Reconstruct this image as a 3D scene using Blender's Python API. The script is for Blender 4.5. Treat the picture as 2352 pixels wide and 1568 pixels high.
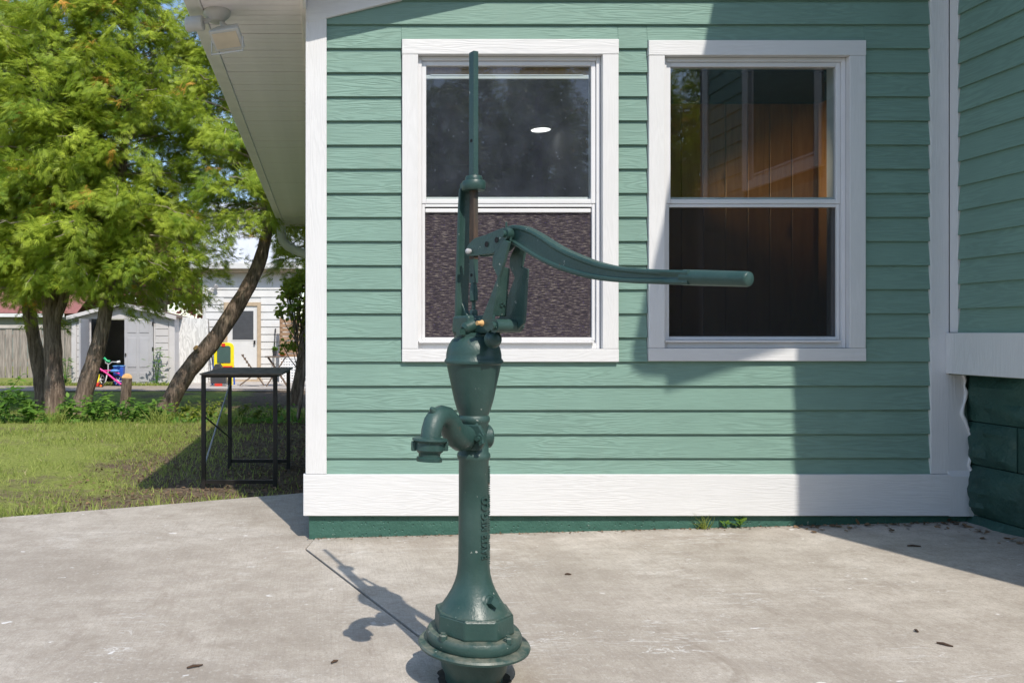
import bpy, bmesh, math, random
import numpy as np
from mathutils import Vector, Matrix, noise as mnoise
R = math.radians
random.seed(7); rng = np.random.default_rng(7)
for o in list(bpy.data.objects): bpy.data.objects.remove(o)
SC = bpy.context.scene
COL = SC.collection
# ------------------------------------------------------------------ camera, sky, sun, exposure
FD, PX, PY = 1875.0, 746.0, 765.0          # focal length and principal point, in a 2352 px wide picture
CY, CZ = -4.37, 1.08                       # camera: X = 0
cam = bpy.data.cameras.new('camera'); camo = bpy.data.objects.new('camera', cam); COL.objects.link(camo)
camo.location = (0, CY, CZ); camo.rotation_euler = (R(90), 0, 0)
cam.sensor_fit = 'HORIZONTAL'; cam.sensor_width = 36; cam.lens = 36*FD/2352
cam.shift_x = (1176-PX)/2352; cam.shift_y = -(784-PY)/2352; cam.clip_start = .05; cam.clip_end = 2000
SC.camera = camo
LD = Vector((-.465, 1.583, -1.97)).normalized()      # the way the sunlight travels
SUN_EL = math.asin(-LD.z); SUN_AZ = math.atan2(-LD.x, -LD.y)
w = bpy.data.worlds.new('World'); SC.world = w; w.use_nodes = True
nt = w.node_tree; bg = nt.nodes['Background']
sky = nt.nodes.new('ShaderNodeTexSky'); sky.sky_type = 'NISHITA'; sky.sun_disc = False
sky.sun_elevation = SUN_EL; sky.sun_rotation = SUN_AZ; sky.air_density = 1.0; sky.dust_density = .6; sky.ozone_density = 1.6
nt.links.new(sky.outputs[0], bg.inputs[0]); bg.inputs[1].default_value = .145
sl = bpy.data.lights.new('sun', 'SUN'); so = bpy.data.objects.new('sun', sl); COL.objects.link(so)
sl.energy = 2.9; sl.angle = R(.5); sl.color = (1, .93, .83)
so.rotation_euler = LD.to_track_quat('-Z', 'Y').to_euler(); so.location = (3, -8, 12)
vs = SC.view_settings; vs.view_transform = 'Standard'; vs.look = 'None'; vs.exposure = .62; vs.gamma = 1; vs.use_curve_mapping = False

cy = SC.cycles; cy.use_denoising = True; cy.denoising_prefilter = 'ACCURATE'; cy.max_bounces = 8; cy.diffuse_bounces = 4; cy.glossy_bounces = 3; cy.transmission_bounces = 3; cy.transparent_max_bounces = 10; cy.caustics_reflective = False; cy.caustics_refractive = False

def P(x, y, Y):                            # picture point (2352 wide) on the vertical plane at depth Y
    Z = Y-CY
    return Vector(((x-PX)/FD*Z, Y, CZ+(PY-y)/FD*Z))
K = 2352/2500
def S(x, y, Y): return P(x*K, y*K, Y)      # the same, in pixels of the 2500 px photograph

# ------------------------------------------------------------------ mesh helpers
class MB:
    def __init__(s): s.v = []; s.f = []; s.m = []
    def add(s, vs, fs, m=0):
        b = len(s.v); s.v += [Vector(v) for v in vs]
        for f in fs: s.f.append([b+i for i in f]); s.m.append(m)
        return s
    def box(s, x0, x1, y0, y1, z0, z1, m=0):
        return s.add([(x, y, z) for z in (z0, z1) for y in (y0, y1) for x in (x0, x1)],
              [(0,2,3,1), (4,5,7,6), (0,1,5,4), (2,6,7,3), (0,4,6,2), (1,3,7,5)], m)
    def obox(s, c, ax, h, m=0):
        c = Vector(c); a = [Vector(q).normalized()*k for q, k in zip(ax, h)]
        return s.add([c+a[0]*i+a[1]*j+a[2]*k for k in (-1, 1) for j in (-1, 1) for i in (-1, 1)],
              [(0,2,3,1), (4,5,7,6), (0,1,5,4), (2,6,7,3), (0,4,6,2), (1,3,7,5)], m)
    def bar(s, p, q, wd, th, up=(0, 0, 1), m=0):
        p, q = Vector(p), Vector(q); d = q-p; L = d.length; d = d/L
        u = Vector(up); a = d.cross(u)
        if a.length < 1e-4: a = d.cross(Vector((1, 0, 0)))
        a.normalize(); b = a.cross(d)
        return s.obox((p+q)/2, (d, a, b), (L/2, wd/2, th/2), m)
    def prism(s, poly, o, ex, ey, ez, m=0):            # polygon in the ex, ey plane at o, thick along ez
        o, ex, ey, ez = map(Vector, (o, ex, ey, ez)); n = len(poly)
        vs = [o+ex*a+ey*b for a, b in poly]; vs += [v+ez for v in vs]
        return s.add(vs, [list(range(n))[::-1], list(range(n, 2*n))]+[(i, (i+1)%n, n+(i+1)%n, n+i) for i in range(n)], m)
    def tube(s, pts, rad, n=8, cap=True, m=0, flat=None):
        pts = [Vector(p) for p in pts]
        if not hasattr(rad, '__len__'): rad = [rad]*len(pts)
        prev = None; rings = []
        for i, p in enumerate(pts):
            t = (pts[min(i+1, len(pts)-1)]-pts[max(i-1, 0)]).normalized()
            if prev is None:
                a = t.cross(Vector((0, 0, 1)) if abs(t.z) < .9 else Vector((1, 0, 0))).normalized()
            else: a = (prev-t*prev.dot(t)).normalized()
            prev = a; b = t.cross(a)
            rings.append([p+(a*math.cos(2*math.pi*k/n)+b*math.sin(2*math.pi*k/n))*rad[i] for k in range(n)])
        vs = [v for r in rings for v in r]
        fs = [(i*n+k, i*n+(k+1)%n, (i+1)*n+(k+1)%n, (i+1)*n+k) for i in range(len(pts)-1) for k in range(n)]
        if cap: fs += [list(range(n))[::-1], [(len(pts)-1)*n+k for k in range(n)]]
        return s.add(vs, fs, m)
    def lathe(s, prof, o=(0, 0, 0), n=40, ax=None, m=0, cap=True, ph=0):
        o = Vector(o)
        if ax is None: M = Matrix.Identity(3)
        else: M = Vector((0, 0, 1)).rotation_difference(Vector(ax).normalized()).to_matrix()
        vs = [o+M@Vector((r*math.cos(2*math.pi*k/n+ph), r*math.sin(2*math.pi*k/n+ph), z)) for r, z in prof for k in range(n)]
        q = len(prof)
        fs = [(i*n+k, i*n+(k+1)%n, (i+1)*n+(k+1)%n, (i+1)*n+k) for i in range(q-1) for k in range(n)]
        if cap: fs += [list(range(n))[::-1], [(q-1)*n+k for k in range(n)]]
        return s.add(vs, fs, m)
    def ball(s, c, r, n=12, sc=(1, 1, 1), m=0):
        c = Vector(c); k = n//2+1
        vs = []; fs = []
        for i in range(1, k):
            t = math.pi*i/k
            for j in range(n):
                a = 2*math.pi*j/n
                vs.append(c+Vector((r*sc[0]*math.sin(t)*math.cos(a), r*sc[1]*math.sin(t)*math.sin(a), r*sc[2]*math.cos(t))))
        vs += [c+Vector((0, 0, r*sc[2])), c-Vector((0, 0, r*sc[2]))]
        for i in range(k-2):
            for j in range(n): fs.append((i*n+j, (i+1)*n+j, (i+1)*n+(j+1)%n, i*n+(j+1)%n))
        for j in range(n):
            fs.append((len(vs)-2, j, (j+1)%n)); fs.append((len(vs)-1, (k-2)*n+(j+1)%n, (k-2)*n+j))
        return s.add(vs, fs, m)
    def mesh(s, name, mats, smooth=None):
        me = bpy.data.meshes.new(name); me.from_pydata([tuple(v) for v in s.v], [], s.f)
        if not isinstance(mats, (list, tuple)): mats = [mats]
        for q in mats: me.materials.append(q)
        if len(mats) > 1: me.polygons.foreach_set('material_index', s.m)
        bm = bmesh.new(); bm.from_mesh(me); bmesh.ops.recalc_face_normals(bm, faces=bm.faces); bm.to_mesh(me); bm.free()
        if smooth:
            me.polygons.foreach_set('use_smooth', [True]*len(me.polygons)); me.set_sharp_from_angle(angle=R(smooth))
        me.update(); return me
    def build(s, name, mats, parent=None, smooth=None, bevel=0, seg=2):
        return link(name, s.mesh(name, mats, smooth), parent, bevel, seg)
def link(name, me, parent=None, bevel=0, seg=2):
    o = bpy.data.objects.new(name, me); COL.objects.link(o)
    if parent is not None: adopt(o, parent)
    if bevel:
        b = o.modifiers.new('edge', 'BEVEL'); b.width = bevel; b.segments = seg; b.limit_method = 'ANGLE'; b.angle_limit = R(40)
        b.harden_normals = False
    return o
def adopt(o, parent):
    o.parent = parent
    if parent.get('_w'): o.matrix_parent_inverse = parent.matrix_basis.inverted()
def thing(name, label, cat, loc=(0, 0, 0), group=None, rz=0, world=True):
    o = bpy.data.objects.new(name, None); COL.objects.link(o); o.location = loc; o.rotation_euler = (0, 0, rz)
    o.empty_display_size = .1
    if world: o['_w'] = 1
    return tag(o, label, cat, group)
def tag(o, label, cat, group=None):
    o['label'] = label; o['category'] = cat
    if group: o['group'] = group
    return o
def struct(o, label=None):
    o['kind'] = 'structure'
    if label: o['label'] = label
    return o
def copy_tree(o, loc, rz=0, sc=None, label=None, parent=None):
    c = o.copy(); COL.objects.link(c)
    if parent is None:
        c.location = loc; c.rotation_euler = (0, 0, rz)
        if sc: c.scale = sc if hasattr(sc, '__len__') else (sc, sc, sc)
        if label: c['label'] = label
    else: c.parent = parent
    for ch in o.children: copy_tree(ch, None, parent=c)
    return c
def mesh_np(name, V, F, mat, tint=None):
    me = bpy.data.meshes.new(name); n = F.shape[1]
    me.vertices.add(len(V)); me.vertices.foreach_set('co', V.astype(np.float32).ravel())
    me.loops.add(F.size); me.loops.foreach_set('vertex_index', F.astype(np.int32).ravel())
    me.polygons.add(len(F)); me.polygons.foreach_set('loop_start', np.arange(0, F.size, n, dtype=np.int32))
    me.materials.append(mat)
    if tint is not None:
        a = me.attributes.new('tint', 'FLOAT', 'POINT'); a.data.foreach_set('value', tint.astype(np.float32))
    me.update(calc_edges=True); me.validate(); return me
def scatter(T, TF, pos, dirv, nrm, size, tint=None):
    """place template T (k,3: x across, y along, z out) at pos with y->dirv, z~nrm"""
    d = dirv/np.linalg.norm(dirv, axis=1, keepdims=True)
    x = np.cross(d, nrm); x /= (np.linalg.norm(x, axis=1, keepdims=True)+1e-9); z = np.cross(x, d)
    size = np.asarray(size)[:, None, None]
    V = pos[:, None, :]+size*(T[None, :, 0:1]*x[:, None, :]+T[None, :, 1:2]*d[:, None, :]+T[None, :, 2:3]*z[:, None, :])
    F = TF[None, :, :]+(np.arange(len(pos))*len(T))[:, None, None]
    t = None if tint is None else np.repeat(tint, len(T))
    return V.reshape(-1, 3), F.reshape(-1, TF.shape[1]), t
def unit(n, r=rng):
    v = r.normal(size=(n, 3)); return v/np.linalg.norm(v, axis=1, keepdims=True)

# ------------------------------------------------------------------ materials
class NT:
    def __init__(s, name):
        s.m = bpy.data.materials.new(name); s.m.use_nodes = True; s.t = s.m.node_tree
        s.b = s.t.nodes['Principled BSDF']; s.out = s.t.nodes['Material Output']
    def n(s, ty, **kw):
        q = s.t.nodes.new('ShaderNode'+ty)
        for k, v in kw.items():
            if k.startswith('_'): setattr(q, k[1:], v)
            else: q.inputs[k.replace('_', ' ')].default_value = v
        return q
    def l(s, a, b): s.t.links.new(a, b)
    def set(s, **kw):
        for k, v in kw.items(): s.b.inputs[k.replace('_', ' ')].default_value = v
    def pos(s, scale=(1, 1, 1), rnd=0, obj=True):
        c = s.n('TexCoord').outputs['Object'] if obj else s.n('NewGeometry').outputs['Position']
        mp = s.n('Mapping'); mp.inputs['Scale'].default_value = scale; s.l(c, mp.inputs['Vector'])
        if rnd:
            oi = s.n('ObjectInfo'); mu = s.n('Math', _operation='MULTIPLY'); mu.inputs[1].default_value = rnd
            s.l(oi.outputs['Random'], mu.inputs[0]); s.l(mu.outputs[0], mp.inputs['Location'])
        return mp.outputs[0]
    def noise(s, vec, scale, detail=4, rough=.55, dist=0):
        q = s.n('TexNoise', Scale=scale, Detail=detail, Roughness=rough, Distortion=dist); s.l(vec, q.inputs['Vector']); return q.outputs['Fac']
    def ramp(s, fac, stops):
        q = s.n('ValToRGB'); e = q.color_ramp.elements
        while len(e) < len(stops): e.new(.5)
        for i, (p, c) in enumerate(stops): e[i].position = p; e[i].color = (*c, 1) if len(c) == 3 else c
        s.l(fac, q.inputs[0]); return q.outputs[0]
    def val(s, fac, a, b, c=0, d=1):
        q = s.n('MapRange'); q.inputs[1].default_value = a; q.inputs[2].default_value = b; q.inputs[3].default_value = c; q.inputs[4].default_value = d
        s.l(fac, q.inputs[0]); return q.outputs[0]
    def mix(s, fac, a, b, mode='MIX'):
        q = s.n('Mix', _data_type='RGBA', _blend_type=mode)
        for k, v in ((0, fac), (6, a), (7, b)):
            if isinstance(v, (int, float)): q.inputs[k].default_value = v
            elif isinstance(v, tuple): q.inputs[k].default_value = (*v, 1)
            else: s.l(v, q.inputs[k])
        return q.outputs[2]
    def math(s, op, a, b=None):
        q = s.n('Math', _operation=op)
        for k, v in ((0, a), (1, b)):
            if v is None: continue
            if isinstance(v, (int, float)): q.inputs[k].default_value = v
            else: s.l(v, q.inputs[k])
        return q.outputs[0]
    def bump(s, h, strength=.3, dist=.01, prev=None):
        q = s.n('Bump', Strength=strength, Distance=dist); s.l(h, q.inputs['Height'])
        if prev: s.l(prev, q.inputs['Normal'])
        s.l(q.outputs[0], s.b.inputs['Normal']); return q.outputs[0]
    def col(s, c): s.l(c, s.b.inputs['Base Color'])
def plain(name, c, rough=.5, var=.15, scale=8, bump=0, bscale=40, metal=0, stretch=(1, 1, 1), rnd=0, spec=.5):
    k = NT(name); k.set(Roughness=rough, Metallic=metal, Specular_IOR_Level=spec)
    v = k.pos(stretch, rnd); f = k.noise(v, scale, 5)
    k.col(k.ramp(f, [(.3, tuple(q*(1-var) for q in c)), (.7, tuple(min(1, q*(1+var)) for q in c))]))
    if bump: k.bump(k.noise(k.pos(stretch, rnd), bscale, 4), bump, .004)
    return k.m
def grain(name, c, axis, rough=.6, amt=.3, var=.06, dirt=.0, scale=1.0):
    """painted board with embossed cedar grain running along axis"""
    k = NT(name); k.set(Roughness=rough, Specular_IOR_Level=.3)
    sc = [17, 17, 17]; sc['xyz'.index(axis)] = 1.6
    v = k.pos(tuple(q*scale for q in sc), 60)
    f = k.noise(v, 1, 3, .5, .4)
    fl = k.math('SINE', k.math('MULTIPLY', f, 62))
    hi = [160, 160, 160]; hi['xyz'.index(axis)] = 9
    f2 = k.noise(k.pos(tuple(q*scale for q in hi), 20), 1, 2)
    f3 = k.noise(k.pos((2.3, 2.3, 2.3), 9), 1, 4)
    msk = k.val(f3, .38, .62, .15, 1)
    h = k.math('ADD', k.math('MULTIPLY', k.math('MULTIPLY', fl, msk), .5), k.math('MULTIPLY', f2, .9))
    k.bump(h, amt, .0024)
    base = k.ramp(k.noise(k.pos((3, 3, 3), 30), 1, 5), [(.3, tuple(q*(1-var) for q in c)), (.7, tuple(min(1, q*(1+var)) for q in c))])
    base = k.mix(k.val(h, .15, .95, .30 if dirt < .1 else .10, 0), base, tuple(q*.55 for q in c))  # shade of the embossed grooves mixed into the board colour
    if dirt:
        d = k.noise(k.pos((7, 7, 3), 12), 1, 6, .65)
        base = k.mix(k.val(d, .6, .78, 0, dirt), base, (.32, .29, .25))
    k.col(base); return k.m
def leafmat(name, ca, cb, cc=None, rough=.5, trans=.35):
    k = NT(name); at = k.n('Attribute'); at.attribute_name = 'tint'
    st = [(0, ca), (.86, cb)]
    if cc: st += [(.955, cb), (.965, cc)]
    c = k.ramp(at.outputs['Fac'], st); k.col(c); k.set(Roughness=rough, Specular_IOR_Level=.25)
    tr = k.n('BsdfTranslucent'); k.l(k.mix(.5, c, tuple(min(1, q*1.6) for q in cb)), tr.inputs[0])
    mx = k.n('MixShader'); mx.inputs[0].default_value = trans
    k.l(k.b.outputs[0], mx.inputs[1]); k.l(tr.outputs[0], mx.inputs[2]); k.l(mx.outputs[0], k.out.inputs[0]); return k.m

M = {}
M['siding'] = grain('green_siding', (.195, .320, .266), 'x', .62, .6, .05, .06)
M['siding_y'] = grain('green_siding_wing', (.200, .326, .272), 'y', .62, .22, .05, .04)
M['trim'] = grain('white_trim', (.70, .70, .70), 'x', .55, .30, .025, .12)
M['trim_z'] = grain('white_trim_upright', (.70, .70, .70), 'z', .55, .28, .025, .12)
M['vinyl'] = plain('white_vinyl', (.70, .70, .71), .4, .03, 6)
M['vinyl_grey'] = plain('grey_white_vinyl', (.55, .55, .54), .45, .08, 9)
M['soffit'] = plain('soffit_vinyl', (.88, .83, .85), .5, .05, 5, stretch=(1, .3, 1))
M['gutter'] = plain('gutter_metal', (.76, .74, .72), .38, .07, 7)
M['sheath'] = plain('sheathing', (.10, .16, .13), .9, .1)
M['dark'] = plain('void_shade', (.012, .012, .013), .9, .1)  # near-black colour in place of shade in holes and panel gaps
k = NT('painted_foundation'); k.set(Roughness=.5)
f = k.noise(k.pos((1, 1, 2), 3), 9, 6, .6)
pit = k.n('TexVoronoi', Scale=42); k.l(k.pos(), pit.inputs['Vector'])
ch = k.noise(k.pos(), 30, 3)
c0 = k.ramp(f, [(.3, (.028, .095, .072)), (.7, (.045, .13, .10))])
k.col(k.mix(k.val(ch, .72, .76), c0, (.5, .5, .46)))
k.bump(k.math('ADD', k.val(pit.outputs['Distance'], .08, .25), k.noise(k.pos(), 60, 4)), .7, .006); M['found'] = k.m
k = NT('painted_stone'); k.set(Roughness=.6)
f = k.noise(k.pos((1, 1, 1), 7), 3, 8, .62)
k.col(k.mix(k.val(k.noise(k.pos((1, 1, 1), 3), 9, 5, .7), .58, .75, 0, .5), k.ramp(f, [(.3, (.014, .052, .042)), (.72, (.035, .10, .08))]), (.12, .17, .13)))
k.bump(f, 1, .05); M['stone'] = k.m
# concrete
k = NT('concrete'); k.set(Roughness=.85, Specular_IOR_Level=.2)
big = k.noise(k.pos((1, 1, 1)), 1.1, 6, .6, .6); mid = k.noise(k.pos((1, 1.6, 1)), 5, 8, .68); fine = k.noise(k.pos(), 260, 3, .7); spk = k.noise(k.pos(), 95, 3, .6)
rot = k.n('Mapping'); rot.inputs['Rotation'].default_value = (0, 0, R(24)); rot.inputs['Scale'].default_value = (150, 4, 1)
k.l(k.n('TexCoord').outputs['Object'], rot.inputs[0]); broom = k.noise(rot.outputs[0], 1, 3, .6)
c = k.ramp(big, [(.30, (.38, .335, .28)), (.5, (.54, .487, .418)), (.70, (.69, .635, .56))])
c = k.mix(k.val(mid, .38, .66, .0, .6), c, (.31, .262, .21))
c = k.mix(k.val(mid, .60, .85, 0, .9), c, (.62, .58, .53))
c = k.mix(k.val(fine, .35, .65, .0, .42), c, (.22, .20, .175))
c = k.mix(k.val(spk, .56, .72, .0, .6), c, (.25, .22, .19))
c = k.mix(k.val(broom, .45, .68, 0, .22), c, (.24, .215, .19))
c = k.mix(k.val(k.noise(k.pos(), 34, 4, .7), .42, .68, 0, .30), c, (.27, .23, .19))
c = k.mix(k.val(k.noise(k.pos((1, 1, 1)), 62, 3, .7), .55, .72, 0, .35), c, (.66, .63, .58))
st = k.noise(k.pos((1.3, .8, 1)), 2.6, 9, .72, 1.4)
c = k.mix(k.val(st, .56, .74, 0, .6), c, (.235, .19, .15))
w1 = k.n('Mapping'); w1.inputs['Rotation'].default_value = (0, 0, R(-15)); w1.inputs['Scale'].default_value = (1.3, 9, 1)
k.l(k.n('TexCoord').outputs['Object'], w1.inputs[0])
sc_ = k.noise(w1.outputs[0], 1.6, 5, .55, 1.2)
line = k.val(k.math('ABSOLUTE', k.math('SUBTRACT', sc_, .5)), .0, .009, 1, 0)
gate = k.val(k.noise(k.pos(), 1.7, 3), .53, .60)
c = k.mix(k.math('MULTIPLY', k.math('MULTIPLY', line, gate), .8), c, (.74, .73, .71))
blot = k.noise(k.pos((1, 1.4, 1)), 11, 3, .5)
c = k.mix(k.val(blot, .725, .755, 0, .8), c, (.76, .75, .74))
k.col(c)
k.bump(k.math('ADD', k.math('MULTIPLY', fine, .8), k.math('ADD', k.math('MULTIPLY', broom, .8), mid)), .45, .004); M['conc'] = k.m
M['conc2'] = plain('pale_concrete', (.46, .42, .38), .9, .15, 2, .3, 30)
# pump paint
k = NT('pump_paint'); k.set(Roughness=.40, Specular_IOR_Level=.45)
f = k.noise(k.pos(), 9, 6, .6); chip = k.noise(k.pos(), 55, 4, .6); ru = k.noise(k.pos((1, 1, .6)), 17, 6, .65)
c = k.ramp(f, [(.3, (.020, .054, .047)), (.7, (.034, .076, .066))])
c = k.mix(k.val(k.noise(k.pos(), 4.5, 5), .5, .75, 0, .35), c, (.060, .105, .095))
c = k.mix(k.val(chip, .69, .72), c, (.34, .36, .33))
c = k.mix(k.val(ru, .66, .73, 0, .8), c, (.11, .065, .035)); k.col(c)
pz = k.n('SeparateXYZ'); k.l(k.n('NewGeometry').outputs['Position'], pz.inputs[0]); nz = k.n('SeparateXYZ'); k.l(k.n('NewGeometry').outputs['Normal'], nz.inputs[0])
dust = k.math('MULTIPLY', k.math('MULTIPLY', k.val(pz.outputs[2], .16, .26, 1, 0), k.val(nz.outputs[2], .2, .8)), k.val(k.noise(k.pos(), 22, 5, .65), .38, .62, 0, .75))
k.col(k.mix(dust, c, (.20, .20, .155)))
k.l(k.val(f, .3, .7, .34, .5), k.b.inputs['Roughness'])
k.bump(k.math('ADD', k.noise(k.pos(), 130, 3), k.math('MULTIPLY', k.noise(k.pos(), 26, 3), 1.4)), .22, .004); M['pump'] = k.m
k = NT('rusty_rod'); k.set(Roughness=.7)
f = k.noise(k.pos((1, 1, .12)), 45, 5, .6)
k.col(k.ramp(f, [(.35, (.035, .04, .034)), (.55, (.065, .042, .028)), (.75, (.12, .07, .042))])); k.bump(f, .3, .003); M['rust'] = k.m
# glass
def glass(name, ior, dirt):
    k = NT(name); k.t.nodes.remove(k.b)
    tr = k.n('BsdfTransparent'); tr.inputs[0].default_value = (.90, .93, .92, 1); gl = k.n('BsdfGlossy', Roughness=0)
    ge = k.n('NewGeometry'); dt = k.n('VectorMath', _operation='DOT_PRODUCT'); k.l(ge.outputs['Incoming'], dt.inputs[0]); k.l(ge.outputs['Normal'], dt.inputs[1])
    f0 = ((ior-1)/(ior+1))**2; sch = k.math('ADD', f0, k.math('MULTIPLY', k.math('POWER', k.math('SUBTRACT', 1, k.math('ABSOLUTE', dt.outputs['Value'])), 5), 1-f0))
    mx = k.n('MixShader'); k.l(sch, mx.inputs[0]); k.l(tr.outputs[0], mx.inputs[1]); k.l(gl.outputs[0], mx.inputs[2])
    df = k.n('BsdfDiffuse'); df.inputs[0].default_value = (.50, .56, .72, 1); m2 = k.n('MixShader')
    vz = k.n('TexVoronoi', Scale=9.5, _feature='F1'); k.l(k.pos((1, 0, 1)), vz.inputs['Vector'])
    ring = k.val(k.math('ABSOLUTE', k.math('SUBTRACT', vz.outputs['Distance'], .10)), .0, .012, 1, 0)
    cellsel = k.n('SeparateColor'); k.l(vz.outputs['Color'], cellsel.inputs[0])
    ring = k.math('MULTIPLY', ring, k.val(cellsel.outputs[0], .78, .80))
    sp = k.n('TexVoronoi', Scale=44, _feature='F1'); k.l(k.pos((1, 0, 1)), sp.inputs['Vector'])
    cs2 = k.n('SeparateColor'); k.l(sp.outputs['Color'], cs2.inputs[0])
    spot = k.math('MULTIPLY', k.val(sp.outputs['Distance'], .03, .10, 1, 0), k.val(cs2.outputs[1], .965, .975))
    haze = k.val(k.noise(k.pos((1, 0, .8)), 6, 6, .65), .35, .8, .020, .058)
    d = k.math('MULTIPLY', k.math('ADD', k.math('ADD', k.math('MULTIPLY', ring, .30), k.math('MULTIPLY', spot, .5)), haze), dirt)
    k.l(d, m2.inputs[0]); k.l(mx.outputs[0], m2.inputs[1]); k.l(df.outputs[0], m2.inputs[2]); k.l(m2.outputs[0], k.out.inputs[0]); return k.m
M['glass_dirty'] = glass('dusty_glass', 1.48, 1.0)
M['glass'] = glass('window_glass', 1.82, .06)
k = NT('insect_screen'); k.t.nodes.remove(k.b)
tr = k.n('BsdfTransparent'); df = k.n('BsdfDiffuse'); df.inputs[0].default_value = (.03, .03, .032, 1); mx = k.n('MixShader'); mx.inputs[0].default_value = .42
k.l(tr.outputs[0], mx.inputs[1]); k.l(df.outputs[0], mx.inputs[2]); k.l(mx.outputs[0], k.out.inputs[0]); M['screen'] = k.m
k = NT('woven_shade'); k.set(Roughness=.9)
f = k.noise(k.pos((24, 1, 190), 0), 1, 3, .8); f2 = k.noise(k.pos((60, 1, 170), 0), 1, 2, .7)
c = k.ramp(f, [(.38, (.008, .006, .009)), (.47, (.026, .019, .027)), (.55, (.060, .047, .053)), (.66, (.22, .19, .16))])
c = k.mix(k.val(f2, .60, .72, 0, .55), c, (.055, .045, .19)); k.col(c); M['shade'] = k.m
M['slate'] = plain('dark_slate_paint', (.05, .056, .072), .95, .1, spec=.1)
# knotty pine
k = NT('knotty_pine'); k.set(Roughness=.45)
f = k.noise(k.pos((5, 5, .5), 20), 5, 5, .6, 1.0)
kn = k.n('TexVoronoi', Scale=3.1); k.l(k.pos((1, 1, .55), 30), kn.inputs['Vector'])
c = k.ramp(f, [(.3, (.24, .105, .028)), (.7, (.36, .18, .055))]); k.col(k.mix(k.val(kn.outputs['Distance'], .05, .12, .85, 0), c, (.06, .025, .01))); M['pine'] = k.m
# ground
k = NT('lawn_soil'); k.set(Roughness=1, Specular_IOR_Level=0)
px = k.n('SeparateXYZ'); k.l(k.n('NewGeometry').outputs['Position'], px.inputs[0])
n1 = k.noise(k.pos(), 1.0, 6, .65); n2 = k.noise(k.pos(), 26, 5, .7); n3 = k.noise(k.pos(), 6, 5, .6)
green = k.ramp(n2, [(.3, (.14, .18, .04)), (.7, (.33, .36, .11))]); soil = k.ramp(n2, [(.3, (.085, .062, .045)), (.7, (.25, .195, .14))])
near = k.val(px.outputs[0], -2.2, -.7, 0, .34); edge = k.val(px.outputs[1], 1.8, .9, 0, .12)
msk = k.val(k.math('ADD', k.math('ADD', k.math('SUBTRACT', k.math('MULTIPLY', n1, 1.0), .2), k.math('MULTIPLY', n3, .45)), k.math('ADD', near, edge)), .50, .70)
k.col(k.mix(msk, green, soil)); k.bump(n2, .8, .03); M['lawn'] = k.m
k = NT('gravel'); k.set(Roughness=1)
n2 = k.noise(k.pos(), 40, 5, .7); n1 = k.noise(k.pos(), 1.3, 4)
k.col(k.mix(k.val(n1, .4, .65, 0, .5), k.ramp(n2, [(.3, (.25, .20, .15)), (.7, (.42, .35, .28))]), (.34, .27, .19))); k.bump(n2, .8, .02); M['gravel'] = k.m
k = NT('bark'); k.set(Roughness=.95, Specular_IOR_Level=.1)
f = k.noise(k.pos((9, 9, 1.1)), 3.4, 8, .68, .5); p = k.noise(k.pos((1, 1, .7)), 5.5, 4, .6)
c = k.ramp(f, [(.32, (.075, .054, .042)), (.55, (.26, .195, .15)), (.75, (.48, .39, .31))]); k.col(k.mix(k.val(p, .60, .72, 0, .6), c, (.36, .29, .21))); k.bump(f, 1, .05); M['bark'] = k.m
M['soil'] = plain('soil_and_shade', (.035, .03, .025), 1, .4, 40, .6, 60)
M['twig'] = plain('twig_bark', (.34, .28, .22), .9, .2, 20)
M['twig_dark'] = plain('dark_twig', (.075, .045, .028), .9, .25, 60)
M['cut'] = plain('cut_wood', (.55, .33, .14), .8, .25, 14)
M['cedar'] = leafmat('cedar_leaf', (.10, .19, .022), (.42, .50, .055), (.72, .36, .08), .45, .30)
M['cedar_far'] = leafmat('cedar_leaf_far', (.020, .055, .018), (.075, .15, .035), None, .5, .3)
M['leaf'] = leafmat('broad_leaf', (.06, .15, .025), (.20, .35, .06), None, .45, .4)
M['leaf_y'] = leafmat('yellow_leaf', (.12, .19, .025), (.30, .34, .05), None, .5, .45)
M['leaf_r'] = leafmat('red_leaf', (.10, .03, .035), (.23, .085, .075), None, .5, .35)
M['grass'] = leafmat('grass_blade', (.20, .26, .06), (.40, .45, .12), (.50, .42, .24), .6, .4)
M['litter'] = leafmat('leaf_litter', (.06, .04, .025), (.26, .17, .10), None, .9, .1)
M['black'] = plain('black_metal', (.018, .016, .015), .42, .3, 10)
M['tabletop'] = plain('weathered_top', (.17, .13, .10), .75, .35, 5, .2, 30, stretch=(3, 1, 1))
M['steel'] = plain('grey_steel', (.42, .42, .43), .4, .1)
M['white_lap'] = plain('white_lap', (.64, .64, .635), .6, .05, 3)
M['tan'] = plain('tan_trim', (.46, .36, .25), .7, .1)
M['metal_roof'] = plain('metal_roof', (.55, .57, .60), .4, .08, 3)
M['blind'] = plain('window_blind', (.075, .08, .09), .6, .1)
M['resin'] = plain('shed_resin', (.56, .54, .54), .6, .06, 3)
M['resin_d'] = plain('shed_door_resin', (.42, .42, .44), .55, .06, 3)
M['brownroof'] = plain('brown_shingle', (.17, .125, .10), .9, .2, 12)
k = NT('plywood'); k.set(Roughness=.8)
f = k.noise(k.pos((5, 1, .9)), 1.2, 3, .5, .8); fl = k.math('SINE', k.math('MULTIPLY', f, 55))
k.col(k.ramp(k.val(fl, -1, 1), [(.2, (.56, .56, .55)), (.85, (.74, .74, .73))])); M['ply'] = k.m
M['fencewood'] = plain('grey_fence_wood', (.27, .235, .205), .9, .4, 4, .3, 20, stretch=(6, 6, .6), rnd=9)
M['redroof'] = plain('red_shingle', (.27, .11, .095), .9, .2, 10)
M['greywall'] = plain('grey_wall', (.22, .23, .21), .8, .1)
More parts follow.
